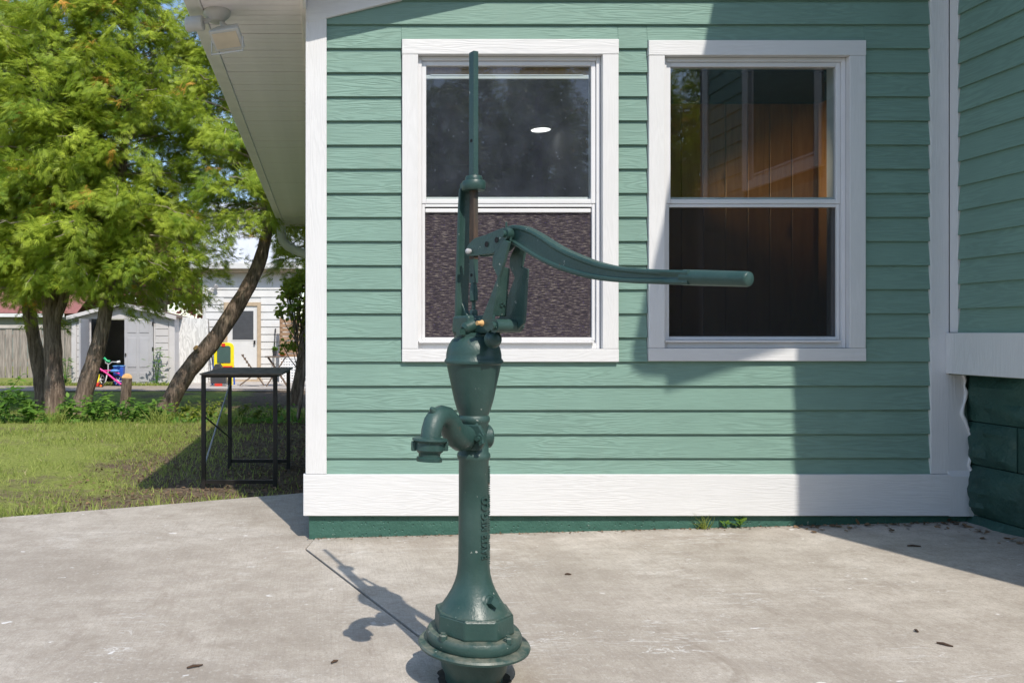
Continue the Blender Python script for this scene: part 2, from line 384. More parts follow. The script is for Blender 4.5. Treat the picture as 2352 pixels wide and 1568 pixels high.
M['oldwood'] = plain('old_wood', (.15, .105, .075), .8, .3, 9, stretch=(1, 1, .4))
M['brownwood'] = plain('brown_wood', (.32, .20, .12), .8, .2, 5)
for n_, c_ in dict(yellow=(.85, .72, .015), red=(.62, .035, .02), blue=(.025, .10, .50), pink=(.75, .03, .28), green=(.02, .42, .16), orange=(.75, .16, .02), chalk=(.06, .11, .10), white=(.78, .78, .78), rubber=(.015, .015, .016), charcoal=(.05, .05, .055), sky_b=(.10, .28, .62)).items():
    M['p_'+n_] = plain('plastic_'+n_, c_, .4, .06)
k = NT('lamp_glow'); em = k.n('Emission', Strength=1.6); em.inputs[0].default_value = (1, .98, .94, 1); k.l(em.outputs[0], k.out.inputs[0]); M['glow'] = k.m
M['lens'] = plain('lamp_lens', (.62, .53, .40), .4, .1)
M['shingle'] = plain('grey_shingle', (.14, .135, .13), .9, .2, 14)

# ------------------------------------------------------------------ ground
def gz(X, Y):
    pts = [(-60, -.16), (.6, -.11), (2, -.14), (8, -.22), (17, -.30), (400, -.30)]
    for (a, za), (b, zb) in zip(pts, pts[1:]):
        if Y <= b: return za+(zb-za)*max(0, (Y-a))/(b-a)
    return -.30
def slabz(X): return .026*(X-.46)
def sheet(name, xs, ys, mat, dz=0, amp=0):
    b = MB(); n = len(xs)
    for y in ys:
        for x in xs: b.v.append(Vector((x, y, gz(x, y)+dz+(random.uniform(-amp, amp) if abs(x) < 20 and -2 < y < 30 else 0))))
    for j in range(len(ys)-1):
        for i in range(n-1): b.f.append([j*n+i, j*n+i+1, (j+1)*n+i+1, (j+1)*n+i]); b.m.append(0)
    return b.build(name, mat, smooth=60)
xs = [-400, -100, -40, -20]+[-12+.5*i for i in range(29)]+[6, 12, 20, 40, 100, 400]
ys = [-400, -100, -30, -12, -6, -2, 0, .4]+[.8+.4*i for i in range(40)]+[18, 20, 25, 30, 40, 60, 100, 400]
struct(sheet('lawn', xs, ys, M['lawn'], 0, .012))
struct(sheet('gravel_driveway', [-40, -20, -10, -6, -3, 0, 3, 6], [14.6, 15.3, 16.1, 16.9], M['gravel'], .02))
struct(sheet('concrete_pad', [-3.6, -2, 0, 4], [15.3, 16.5, 18.9], M['conc2'], .03))
# patio of three poured slabs with joints between them
patio = bpy.data.objects.new('patio', None); COL.objects.link(patio); struct(patio)
def slab(poly, dz):
    b = MB(); n = len(poly)
    vs = [Vector((x, y, slabz(x)+dz)) for x, y in poly]; vs += [v-Vector((0, 0, .14)) for v in vs]
    b.add(vs, [list(range(n)), list(range(n, 2*n))[::-1]]+[(i, n+i, n+(i+1)%n, (i+1)%n) for i in range(n)])
    return b.build('slab', M['conc'], patio, bevel=.003)
e = lambda x: 1.27+(x+.146)*.289           # the lawn edge of the patio
j1 = lambda x: -.20+(x+.09)*.4193          # joint running left from the house corner
j2 = lambda y: -.09+(-.24-y)*.3558         # joint running from the house corner past the pump
slab([(-7, j1(-7)+.004), (-.1, j1(-.1)+.004), (-.06, -.02), (-.06, e(-.06)), (-1.2, e(-1.2)-.012), (-2.1, e(-2.1)+.01), (-7, e(-7))], -.005)
slab([(-7, -7), (j2(-7)-.006, -7), (j2(-.25)-.006, -.25), (-.1, j1(-.1)-.003), (-7, j1(-7)-.003)], -.002)
slab([(j2(-7)+.005, -7), (7, -7), (7, -2.6), (3.6, -2.6), (3.6, .0), (-.05, .0), (j2(-.215)+.005, -.215)], 0)

# ------------------------------------------------------------------ the house
house = thing('house', 'sage green clapboard house with white trim, white eaves and two sash windows', 'house', (1.6, 0, 0))
class FR:                                  # a wall frame: s along the wall, n outward, z up
    def __init__(s, o, es, en): s.o, s.es, s.en = Vector(o), Vector(es), Vector(en)
    def p(s, a, n, z): return s.o+s.es*a+s.en*n+Vector((0, 0, z))
    def box(s, b, a0, a1, n0, n1, z0, z1, m=0):
        return b.add([s.p(a, n, z) for z in (z0, z1) for n in (n0, n1) for a in (a0, a1)],
              [(0,2,3,1), (4,5,7,6), (0,1,5,4), (2,6,7,3), (0,4,6,2), (1,3,7,5)], m)
MW = FR((0, 0, 0), (1, 0, 0), (0, -1, 0))              # main wall
WX = 3.342
WW = FR((WX, 0, 0), (0, -1, 0), (-1, 0, 0))            # side wall of the projecting wing (s = distance toward camera)
WL = 2.75
WF = FR((WX, -WL, 0), (1, 0, 0), (0, -1, 0))           # its front wall
def clap(parent, F, a0, a1, z0, h=.1282, mat='siding', cut=None, low=None):
    b = MB(); zt = z0+h+.018; zt = min(zt, cut) if cut else zt; k = (zt-z0)/(h+.018); top = .026-.0165*k
    if low: top = low-(low-.0095)*k
    pr = [(low or .026, 0), (top, zt-z0), (.001, zt-z0), (.001, .02), (.009, 0)]
    n = len(pr); wob = 0 if low else random.uniform(-.0008, .0008)
    vs = [F.p(a0, q, z0+z+wob) for q, z in pr]+[F.p(a1, q, z0+z+wob*.5) for q, z in pr]
    b.add(vs, [list(range(n)), list(range(n, 2*n))[::-1]]+[(i, n+i, n+(i+1)%n, (i+1)%n) for i in range(n)])
    return b.build('clapboard', M[mat], parent, bevel=.0012, seg=1)
# window openings in the main wall
W1 = dict(s0=.410, s1=1.5616, z0=.928, z1=2.640); W2 = dict(s0=1.720, s1=2.874, z0=.932, z1=2.634)
ZT = 3.6
b = MB()
for a0, a1, z0, z1 in ((-.09, .44, .1, ZT), (1.53, 1.75, .1, ZT), (2.84, 3.6, .1, ZT), (.44, 1.53, .1, .96), (.44, 1.53, 2.60, ZT), (1.75, 2.84, .1, .96), (1.75, 2.84, 2.60, ZT)):
    MW.box(b, a0, a1, -.14, 0, z0, z1)
mainwall = b.build('main_wall', M['sheath'], house)
z = .4157-.1282
while z < 3.45:
    lo, hi = z, z+.1282
    rows = []
    A0, A1 = .006, 3.224
    blocks = [q for q in (W1, W2) if hi > q['z0']+.012 and lo < q['z1']-.004]
    if blocks:
        x = A0
        for q in blocks: rows.append((x, q['s0']-.002)); x = q['s1']+.002
        rows.append((x, A1))
    else: rows.append((A0, A1))
    for a0, a1 in rows:
        c = W1['z0']-.002 if (lo < W1['z0'] < hi+.02 and not blocks) else None
        z0 = lo; hh = .1282
        if z < .33: z0, hh = .326, .1282-(.326-z)
        elif blocks and lo < W1['z1'] < hi and False: pass
        clap(mainwall, MW, a0, a1, z0, hh, 'siding')
    for q in blocks:
        if lo < q['z1'] < hi: clap(mainwall, MW, q['s0']-.0015, q['s1']+.0015, q['z1']+.002, hi-q['z1']-.002, 'siding', low=.026-.0165*(q['z1']-lo)/.1462)
    z += .1282
# white boards of the main wall
def board(name, F, a0, a1, n0, n1, z0, z1, mat='trim', parent=house, bevel=.003):
    b = MB(); F.box(b, a0, a1, n0, n1, z0, z1); return b.build(name, M[mat], parent, bevel=bevel)
board('corner_board', MW, -.098, .010, 0, .034, .333, 3.4, 'trim_z')
board('corner_board', FR((-.09, 0, 0), (0, 1, 0), (-1, 0, 0)), -.036, .09, .0, .012, .333, 2.9, 'trim_z')
board('corner_board', MW, 3.222, WX-.022, 0, .030, .333, 3.6, 'trim_z')
board('skirt_board', MW, -.114, WX-.025, 0, .042, .112, .331)
b = MB(); MW.box(b, -.085, 3.6, -.2, .014, -.25, .115); b.build('foundation', M['found'], house, bevel=.004)
# side wall and rear of the house body
b = MB(); b.box(-.066, -.02, .03, 9.0, .1, 2.9); b.box(-.066, 6, 8.9, 9, .1, 2.9); sidew = b.build('side_wall', M['siding_y'], house)
SWF = FR((-.067, 0, 0), (0, 1, 0), (-1, 0, 0)); z = .326
while z < 2.75: clap(sidew, SWF, .092, 8.88, z, mat='siding_y'); z += .1282
board('skirt_board', SWF, .0, 9.0, 0, .022, .112, .324, 'trim')
board('corner_board', SWF, 8.88, 9.0, 0, .022, .333, 2.82, 'trim_z')
b = MB(); b.box(-.085, -.03, .2, 9.0, -.3, .1); b.build('side_foundation', M['found'], house)
# frieze board under the rake, roof, rake, eave
rs = .25; rz = lambda X: 3.02+rs*(X-.103)              # underside of the rake
OV = .30; YB = 9.1
def sloped(name, mat, y0, y1, X0, X1, d0, d1, bevel=.004, parent=house):
    b = MB(); b.prism([(X0, rz(X0)+d0), (X1, rz(X1)+d0), (X1, rz(X1)+d1), (X0, rz(X0)+d1)], (0, y0, 0), (1, 0, 0), (0, 0, 1), (0, y1-y0, 0))
    return b.build(name, M[mat], parent, bevel=bevel)
sloped('frieze_board', 'trim', -.036, -.001, -.098, 3.25, -.245, -.001)
sloped('rake_soffit', 'soffit', -OV, 0, -.098, 4.4, .0, .012)
sloped('rake_fascia', 'trim', -OV-.022, -OV, -.68, 4.4, -.012, .17)
sloped('roof', 'shingle', -OV-.03, YB, -.72, 4.6, .172, .20)
sloped('roof_deck', 'trim', -OV+.01, YB, -.66, 4.5, .03, .168)
EZ = 2.83
soff = MB(); soff.box(-.655, -.10, -OV, YB-.05, EZ+.008, EZ+.02); soff = soff.build('soffit', M['dark'], house)  # dark backing sheet gives the gaps between panels their shade by colour
pw = .139; n = int((YB-.05+OV)/pw)
pm = None
for i in range(n):
    if pm is None:
        b = MB(); b.box(-.652, -.128, 0, pw*.5-.004, -.006, .006); b.box(-.652, -.128, pw*.5+.0, pw-.009, -.006, .006); pm = b.mesh('soffit_panel', M['soffit'])
    o = link('soffit_panel', pm, soff); o.location = (0, -OV+i*pw, EZ+random.uniform(-.0012, .0012))
board('soffit_channel', FR((0, 0, 0), (0, 1, 0), (1, 0, 0)), -OV, YB-.05, -.13, -.10, EZ-.016, EZ+.006, 'soffit')
board('eave_return', FR((0, 0, 0), (0, 1, 0), (1, 0, 0)), -OV, -.037, -.115, -.098, EZ-.03, rz(-.1), 'trim_z')
b = MB(); b.prism([(-.66, EZ-.005), (-.116, EZ-.005), (-.116, rz(-.116)), (-.66, rz(-.66)+.02)], (0, -OV, 0), (1, 0, 0), (0, 0, 1), (0, .02, 0)); b.build('eave_end_panel', M['trim'], house)
board('fascia', FR((0, 0, 0), (0, 1, 0), (1, 0, 0)), -OV, YB, -.672, -.655, EZ-.012, EZ+.16, 'gutter')
b = MB(); b.prism([(-.674, EZ-.004), (-.742, EZ-.004), (-.758, EZ+.03), (-.752, EZ+.06), (-.782, EZ+.10), (-.782, EZ+.118), (-.774, EZ+.118), (-.770, EZ+.105), (-.742, EZ+.066), (-.746, EZ+.03), (-.736, EZ+.006), (-.674, EZ+.006)], (0, -OV-.02, 0), (1, 0, 0), (0, 0, 1), (0, YB+OV, 0))
b.build('gutter', M['gutter'], house)
pts = [Vector((-.715, YB-.06, EZ+.01)), Vector((-.715, YB-.06, EZ-.13)), Vector((-.69, YB-.06, EZ-.24)), Vector((-.60, YB-.06, EZ-.33)), Vector((-.45, YB-.06, EZ-.40)), Vector((-.22, YB-.06, EZ-.49)), Vector((-.16, YB-.06, EZ-.58)), Vector((-.15, YB-.06, .0))]
b = MB(); b.tube(pts, [.075]*8, 10); 
for q in range(9):
    t = q/8; a = pts[1].lerp(pts[3], t); b.lathe([(.06, 0), (.082, .008), (.06, .016)], a, 10, pts[3]-pts[1], cap=False)
b.build('downspout', M['vinyl'], house, 50)
# windows
def window(F, q, kind, parent=house, mats=('trim', 'trim_z')):
    s0, s1, z0, z1 = q['s0'], q['s1'], q['z0'], q['z1']; t = .086
    b = MB(); F.box(b, s0+t+.03, s1-t-.03, -.135, -.12, z0+.06, z0+.075); win = b.build('window', M['vinyl'], parent)
    def bd(name, a0, a1, n0, n1, c0, c1, m, bv=.002):
        bb = MB(); F.box(bb, a0, a1, n0, n1, c0, c1); return bb.build(name, M[m], win, bevel=bv)
    bd('casing_board', s0, s1, 0, .038, z1-.080, z1, mats[0], .003)
    bd('casing_board', s0, s1, 0, .038, z0, z0+.068, mats[0], .003)
    bd('casing_board', s0+.001, s0+t, 0, .0365, z0+.069, z1-.081, mats[1], .003)
    bd('casing_board', s1-t, s1-.001, 0, .0365, z0+.069, z1-.081, mats[1], .003)
    # vinyl frame, two steps
    i0, i1, c0, c1 = s0+t+.001, s1-t-.001, z0+.069, z1-.081
    b = MB()
    for a0, a1, k0, k1 in ((i0, i0+.022, c0, c1), (i1-.022, i1, c0, c1), (i0+.022, i1-.022, c1-.022, c1), (i0+.022, i1-.022, c0, c0+.03)):
        F.box(b, a0, a1, -.13, .004, k0, k1)
    b.build('frame', M['vinyl'], win, bevel=.003)
    b = MB(); F.box(b, i0+.003, i1-.04, -.02, .030, c0+.030, c0+.042); b.build('sill', M['vinyl'], win, bevel=.003)
    f0, f1, g0, g1 = i0+.023, i1-.023, c0+.043, c1-.023
    zm = (g0+g1)/2+.008
    def ring(name, a0, a1, k0, k1, wd, n0, n1, top=None):
        top = top or wd
        b = MB()
        for p in ((a0, a0+wd, k0, k1), (a1-wd, a1, k0, k1), (a0+wd, a1-wd, k1-top, k1), (a0+wd, a1-wd, k0, k0+wd)): F.box(b, p[0], p[1], n0, n1, p[2], p[3])
        return b.build(name, M['vinyl'], win, bevel=.003)
    ring('upper_sash', f0, f1, zm-.022, g1, .024, -.035, -.006)
    ring('lower_sash', f0+.002, f1-.002, g0, zm+.018, .022, -.062, -.038)
    ring('screen_frame', f0+.001, f1-.001, g0, zm-.023, .017, -.034, -.010)
    gm = 'glass_dirty' if kind == 'dusty' else 'glass'
    def pane(name, n0, k0, k1, m):
        b = MB(); F.box(b, f0+.02, f1-.02, n0, n0+.003, k0, k1); return b.build(name, M[m], win)
    pane('pane', -.022, zm-.005, g1-.02, gm)
    pane('pane', -.052, g0+.018, zm+.002, 'glass')
    if kind == 'dusty':
        b = MB(); F.box(b, f0+.019, f1-.019, -.030, -.027, g0+.018, zm-.066); b.build('woven_screen', M['shade'], win)
        b = MB(); F.box(b, f0+.020, f1-.022, -.033, -.016, zm-.068, zm-.047); b.build('screen_rail', M['vinyl'], win, bevel=.003)
        b = MB(); F.box(b, f0+.021, f1-.021, -.060, -.052, g1-.066, g1-.01); b.build('raised_shade', M['pine'], win)
        b = MB(); F.box(b, f0+.021, f1-.028, -.042, -.030, g1-.086, g1-.066); F.box(b, f0+.05, f1-.06, -.030, -.027, g1-.070, g1-.064); b.build('shade_rail', M['vinyl'], win, bevel=.002)
    elif kind == 'screen':
        pane('insect_screen', -.024, g0+.016, zm-.038, 'screen')
    return win
window(MW, W1, 'dusty'); window(MW, W2, 'screen')
# rooms behind the glass
b = MB()
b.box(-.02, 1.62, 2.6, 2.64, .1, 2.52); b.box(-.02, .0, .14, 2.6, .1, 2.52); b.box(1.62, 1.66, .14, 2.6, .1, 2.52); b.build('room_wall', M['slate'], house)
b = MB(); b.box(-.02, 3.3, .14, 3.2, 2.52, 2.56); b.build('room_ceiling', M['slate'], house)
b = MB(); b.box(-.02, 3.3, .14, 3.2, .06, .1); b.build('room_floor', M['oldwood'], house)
pin = MB(); pin.box(1.67, 3.2, .76, .80, .1, 2.52); pin.box(3.10, 3.14, .14, .76, .1, 2.52); pin = pin.build('pine_wall', M['pine'], house)
pm = MB().box(0, .135, -.012, 0, .1, 2.515).mesh('pine_plank', M['pine'])
for i in range(10): o = link('pine_plank', pm, pin, .003, 1); o.location = (1.68+.139*i, .759, 0)
pm2 = MB().box(-.012, 0, 0, .135, .1, 2.515).mesh('pine_plank', M['pine'])
for i in range(4): o = link('pine_plank', pm2, pin, .003, 1); o.location = (3.099, .17+.139*i, 0)
lamp = thing('ceiling_light', 'round flat white ceiling light seen through the dusty upper pane', 'lamp', (1.508, 1.33, 2.50))
b = MB(); b.lathe([(.075, 0), (.075, -.012), (.066, -.018)], (1.508, 1.33, 2.515), 32); b.build('rim', M['vinyl'], lamp, 40)
b = MB(); b.lathe([(.066, -.0185), (.04, -.023), (.001, -.024)], (1.508, 1.33, 2.515), 32); b.build('diffuser', M['glow'], lamp, 40)
ll = bpy.data.lights.new('ceiling_lamp', 'AREA'); ll.shape = 'DISK'; ll.size = .12; ll.energy = .25; ll.color = (1, .86, .66)
lo_ = bpy.data.objects.new('lamp_glow', ll); COL.objects.link(lo_); lo_.location = (1.508, 1.33, 2.485); adopt(lo_, lamp)
lamp2 = thing('unseen_wall_lamp', 'unseen small wall lamp added between the two windows to warm the pine room', 'lamp', (1.70, .46, 1.95))
b = MB(); b.box(1.662, 1.675, .42, .50, 1.88, 2.02); b.build('back_plate', M['steel'], lamp2, bevel=.003)
b = MB(); b.lathe([(.03, 0), (.045, .10)], (1.72, .46, 1.90), 20, cap=False); b.build('shade', M['lens'], lamp2, 40)
b = MB(); b.tube([(1.672, .46, 1.93), (1.72, .46, 1.93)], .006, 8); b.ball((1.72, .46, 1.945), .018); b.build('bulb', M['glow'], lamp2, 40)
l2 = bpy.data.lights.new('unseen_wall_lamp', 'AREA'); l2.shape = 'DISK'; l2.size = .07; l2.energy = .85; l2.spread = R(52); l2.color = (1, .78, .5)  # added light out of view, aimed to give the pine its orange glow
lo2 = bpy.data.objects.new('lamp_glow', l2); COL.objects.link(lo2); lo2.location = (1.785, .46, 1.95); lo2.rotation_euler = (0, R(-90), R(2)); adopt(lo2, lamp2)
# --- the wing
b = MB(); b.box(WX, WX+.14, -WL, .3, .86, 4.62); b.build('wing_wall', M['sheath'], house); wingwall = bpy.data.objects['wing_wall']
b = MB(); b.box(WX+.02, 7.4, -WL, -WL+.14, .3, 4.62); b.build('wing_front_wall', M['siding'], house)
WWIN = dict(s0=1.02, s1=2.06, z0=2.2, z1=3.75)
z = 1.08
while z < 4.5:
    if z+.128 > WWIN['z0'] and z < WWIN['z1']:
        clap(wingwall, WW, .092, WWIN['s0'], z, mat='siding_y'); clap(wingwall, WW, WWIN['s1'], WL-.10, z, mat='siding_y')
    else: clap(wingwall, WW, .092, WL-.10, z, mat='siding_y')
    z += .1282
board('corner_board', WW, .034, .090, 0, .024, 1.084, 4.6, 'trim_z')
board('corner_board', WW, WL-.10, WL+.03, 0, .034, 1.084, 4.6, 'trim_z')
board('corner_board', WF, -.034, .10, 0.001, .034, 1.084, 4.6, 'trim_z')
b = MB(); WW.box(b, .031, WL+.04, .0, .042, .866, 1.082); b.build('band_board', M['trim_z'], house, bevel=.003)
b = MB(); WF.box(b, -.04, 4.0, .0, .042, .866, 1.082); b.build('band_board', M['trim'], house, bevel=.003)
window(WW, WWIN, 'plain')
# rough stone foundation of the wing: stones in four uneven courses
sf = MB(); sf.box(WX+.14, WX+.3, -WL+.02, .1, -.3, .87); sf.box(WX+.2, 7.4, -WL+.1, -WL+.3, -.3, .87); sf = sf.build('stone_foundation', M['found'], house)
def stone(x, y0, y1, z0, z1):
    b = MB(); nu, nv = 13, 11; sd = random.random()*50
    g = []
    for j in range(nv):
        for i in range(nu):
            u, v = i/(nu-1), j/(nv-1); ed = min(u, 1-u, v, 1-v)
            bl = min(1, ed*5)
            q3 = Vector((u*2.2+sd, v*2.2, sd)); d = bl*(.032+.030*mnoise.noise(q3)+.018*mnoise.noise(q3*3.1)+.008*mnoise.noise(q3*8))
            g.append(Vector((x-d, y0+(y1-y0)*u, z0+(z1-z0)*v+(1-bl)*0)))
    back = [v+Vector((.10, 0, 0)) for v in g]; N = nu*nv
    fs = [(j*nu+i, j*nu+i+1, (j+1)*nu+i+1, (j+1)*nu+i) for j in range(nv-1) for i in range(nu-1)]
    edge = list(range(nu))+[j*nu+nu-1 for j in range(1, nv)]+[(nv-1)*nu+i for i in range(nu-2, -1, -1)]+[j*nu for j in range(nv-2, 0, -1)]
    b.add(g+back, fs+[tuple(N+q for q in f) for f in fs]+[(edge[i], edge[(i+1) % len(edge)], N+edge[(i+1) % len(edge)], N+edge[i]) for i in range(len(edge))])
    return b.build('foundation_stone', M['stone'], sf, 25)
zz = -.12
for h_ in (.24, .27, .23, .27):
    y = .02
    while y > -WL:
        w_ = random.uniform(.26, .46); stone(WX+.100, max(y-w_, -WL)+.004, y-.004, zz+.004, zz+h_-.004); y -= w_
    zz += h_-.003
# ragged caulk line where the white boards meet the stone
b = MB(); pts = []
for i in range(26):
    t = i/25; pts.append(Vector((WX+.045+.10*t**1.5+.014*math.sin(t*17)+random.uniform(-.007, .007), -.0335-.0123*(t > .70), .86-.75*t)))
for i in range(25):
    p, q = pts[i], pts[i+1]
    b.add([(WX-.03, p.y+.004, p.z), (WX-.03, q.y+.004, q.z), (q.x, q.y+.004, q.z), (p.x, p.y+.004, p.z), (WX-.03, .1, p.z), (WX-.03, .1, q.z), (q.x, .1, q.z), (p.x, .1, p.z)],
          [(0, 1, 2, 3), (3, 2, 6, 7), (0, 4, 5, 1)])
b.build('scribed_board', M['trim_z'], house)
b = MB(); b.tube(pts, [random.uniform(.004, .011) for _ in pts], 7); b.build('caulk_bead', M['vinyl'], house, 60)
# wing roof: left eave with gutter, front rake
EX, EZW, RL = 2.705, 4.540, WL+.30
wz = lambda X: EZW+.329*(X-EX)
b = MB(); b.prism([(EX, wz(EX)), (7.6, wz(7.6)), (7.6, wz(7.6)+.24), (EX, wz(EX)+.24)], (0, -RL, 0), (1, 0, 0), (0, 0, 1), (0, RL+5.5, 0)); b.build('wing_roof', M['trim'], house)
b = MB(); b.prism([(EX-.05, wz(EX-.05)+.245), (7.6, wz(7.6)+.245), (7.6, wz(7.6)+.27), (EX-.05, wz(EX-.05)+.27)], (0, -RL-.03, 0), (1, 0, 0), (0, 0, 1), (0, RL+5.5, 0)); b.build('wing_shingles', M['shingle'], house)
b = MB(); b.box(EX, WX, -WL, 5, EZW+.03, EZW+.05); b.build('wing_soffit', M['soffit'], house)
b = MB(); b.prism([(EX-.002, EZW+.07), (EX-.12, EZW+.08), (EX-.18, EZW+.12), (EX-.18, EZW+.22), (EX-.002, EZW+.22)], (0, -RL, 0), (1, 0, 0), (0, 0, 1), (0, RL+5.5, 0)); b.build('wing_gutter', M['gutter'], house)

# ------------------------------------------------------------------ flood lamp under the eave
fl = thing('flood_light', 'white twin security flood lamp with motion sensor under the eave', 'lamp', (-.585, .06, EZ))
c = Vector((-.585, .06, EZ))
b = MB(); b.lathe([(.074, -.006), (.074, -.022), (.066, -.034), (.05, -.046), (.04, -.062), (.02, -.066)], c, 28); b.build('base', M['vinyl_grey'], fl, 40)
b = MB(); b.tube([c+Vector((-.03, -.01, -.05)), c+Vector((-.07, -.03, -.075))], .014, 8); b.lathe([(.034, -.048), (.040, -.043), (.040, .043), (.034, .048)], c+Vector((-.115, -.03, -.085)), 20, (1, -.15, .03)); b.build('motion_sensor', M['vinyl_grey'], fl, 40)
b = MB(); b.tube([c+Vector((.02, 0, -.055)), c+Vector((.045, -.02, -.10))], .015, 8); b.ball(c+Vector((.045, -.02, -.10)), .02); b.build('swivel_arm', M['vinyl_grey'], fl, 40)
hc = c+Vector((.06, -.04, -.168)); nrm = Vector((-.18, -.62, -.76)).normalized(); xa = Vector((.93, -.30, .02)); xa = (xa-nrm*xa.dot(nrm)).normalized(); ya = nrm.cross(xa)
hd = thing  # noqa
b = MB(); vs = []
for (hw, hh, d) in ((.045, .035, -.075), (.062, .046, -.06), (.086, .060, .0), (.086, .060, .014)):
    vs += [hc+xa*(hw*i)+ya*(hh*j)+nrm*d for i, j in ((-1, -1), (1, -1), (1, 1), (-1, 1))]
b.add(vs, [(0, 1, 2, 3)]+[(4*r+i, 4*r+(i+1)%4, 4*r+4+(i+1)%4, 4*r+4+i) for r in range(3) for i in range(4)]+[(12, 13, 14, 15)])
head = b.build('lamp_head', M['vinyl_grey'], fl, bevel=.004)
b = MB(); b.obox(hc+nrm*.0155, (xa, ya, nrm), (.070, .045, .002)); b.build('lens', M['lens'], head)
for i in range(7):
    b = MB(); b.obox(hc-nrm*.072+xa*(.012*(i-3)), (xa, ya, nrm), (.002, .034, .014)); b.build('cooling_fin', M['vinyl_grey'], head)
b = MB(); a1 = hc-xa*.09+ya*.0; 
b.tube([hc-xa*.090, hc-xa*.092-ya*.0+Vector((0, 0, -.075)), hc+xa*.092+Vector((0, 0, -.075)), hc+xa*.090], .005, 6); b.build('bracket', M['vinyl_grey'], fl)

# ------------------------------------------------------------------ the hand pump
PZ = 2.54; PXW = (1088-PX)/FD*PZ; PYW = PZ+CY; MM = PZ/FD
pump = thing('hand_pump', 'green painted cast iron hand water pump with curved handle and spout', 'pump', (PXW, PYW, 0))
zy = lambda y: CZ-(y-PY)*MM
axis = Vector((PXW, PYW, 0))
def prof(lst): return [(hw*MM, zy(y)) for hw, y in lst]
PH = R(64); hu = Vector((math.cos(PH), -math.sin(PH), 0)); hv = Vector((math.sin(PH), math.cos(PH), 0)); up = Vector((0, 0, 1))
def HP(x, y, v=0):                          # picture point on the handle's vertical plane (offset v)
    o = axis+hv*v; k = (x-PX)/FD
    u = (k*(o.y-CY)-o.x)/(hu.x-k*hu.y); q = o+hu*u
    return Vector((q.x, q.y, CZ+(PY-y)/FD*(q.y-CY)))
b = MB(); b.lathe(prof([(64, 1567), (66, 1545), (74, 1530), (78, 1500), (79, 1478)]), axis, 36); b.build('well_casing', M['pump'], pump, 40)
b = MB(); b.lathe([(.05, zy(1480)), (.160, zy(1484)), (.170, zy(1481)), (.172, zy(1476)), (.168, zy(1472)), (.147, zy(1470)), (.05, zy(1470))], axis, 64)
flange = b.build('base_plate', M['pump'], pump, 35)
b = MB(); b.lathe([(.05, zy(1469)), (.142, zy(1469)), (.1455, zy(1465)), (.1455, zy(1450)), (.140, zy(1443)), (.10, zy(1440)), (.05, zy(1440))], axis, 56); ring_ = b.build('base_ring', M['pump'], pump, 35)
b = MB()
o8 = .128
def ngon(r, z, n=8, ph=R(22.5), soft=0): return [(r*math.cos(2*math.pi*i/n+ph), r*math.sin(2*math.pi*i/n+ph), z) for i in range(n)]
rings = [ngon(.126, zy(1442)), ngon(.123, zy(1402)), ngon(.118, zy(1396))]
vs = [axis+Vector(q) for r in rings for q in r]
b.add(vs, [(i*8+k, i*8+(k+1)%8, (i+1)*8+(k+1)%8, (i+1)*8+k) for i in range(2) for k in range(8)]+[[16+k for k in range(8)], list(range(8))])
b.build('octagonal_base', M['pump'], pump, bevel=.006)
for i in range(4):
    a = R(38+90*i); p = axis+Vector((.136*math.cos(a), .136*math.sin(a), zy(1443)))
    bb = MB(); bb.lathe([(.013, -.004), (.013, .010), (.008, .014), (.008, .018)], p, 6); bb.build('bolt', M['pump'], flange, 30)
b = MB(); b.lathe(prof([(84, 1404), (80, 1399), (73, 1390), (61, 1372), (50, 1352), (43, 1335), (38, 1316), (35.5, 1290), (34.6, 1240), (34, 1150), (34, 1056), (37, 1052), (38, 1046), (37, 1040), (34, 1037), (33.5, 1000), (33.5, 970), (36, 967), (37, 961), (36, 956), (33, 952)]), axis, 48)
column = b.build('column', M['pump'], pump, 50)
b = MB(); b.lathe(prof([(33, 953), (39, 938), (45, 917), (52, 883), (58, 855), (61.5, 838), (62, 836), (66, 834), (67, 829), (65, 825), (63, 823), (62.5, 812), (60, 800), (56, 790), (49, 779), (40, 772), (30, 768)]), axis, 56); b.build('air_chamber', M['pump'], pump, 50)
# lettering cast along the column
def cyl_text(txt, z0, length, ang, r, hgt, parent, name='lettering'):
    cu = bpy.data.curves.new('txt', 'FONT'); cu.body = txt; cu.size = 1; cu.extrude = .05; cu.resolution_u = 3
    to = bpy.data.objects.new('txt', cu); COL.objects.link(to); bpy.context.view_layer.update()
    dg = bpy.context.evaluated_depsgraph_get(); me = bpy.data.meshes.new_from_object(to.evaluated_get(dg)); bpy.data.objects.remove(to)
    xs_ = [v.co.x for v in me.vertices]; ys_ = [v.co.y for v in me.vertices]; x0, x1 = min(xs_), max(xs_); y0, y1 = min(ys_), max(ys_)
    for v in me.vertices:
        z_ = z0+(v.co.x-x0)/(x1-x0)*length; s_ = -((v.co.y-y0)/(y1-y0)-.5)*hgt; rr = r+(.0048 if v.co.z > 0 else -.002); a = ang+s_/r
        v.co = (axis.x+rr*math.cos(a), axis.y+rr*math.sin(a), z_)
    me.materials.append(M['pump']); o = bpy.data.objects.new(name, me); COL.objects.link(o); adopt(o, parent); return o
tocam = math.atan2(CY-PYW, -PXW)
cyl_text('BAKER MFG CO', zy(1275), (1275-1136)*MM, tocam+R(43), 34.6*MM, .024, column)
b = MB()
for i in range(46):
    z_ = zy(1290-i*4.9); a = tocam+R(82)+random.uniform(-.03, .03); r_ = 34.8*MM
    b.ball(axis+Vector((r_*math.cos(a), r_*math.sin(a), z_)), .0042, 6, (1, 1, random.uniform(.5, 1.1)))
b.build('casting_ridge', M['pump'], column, 60)
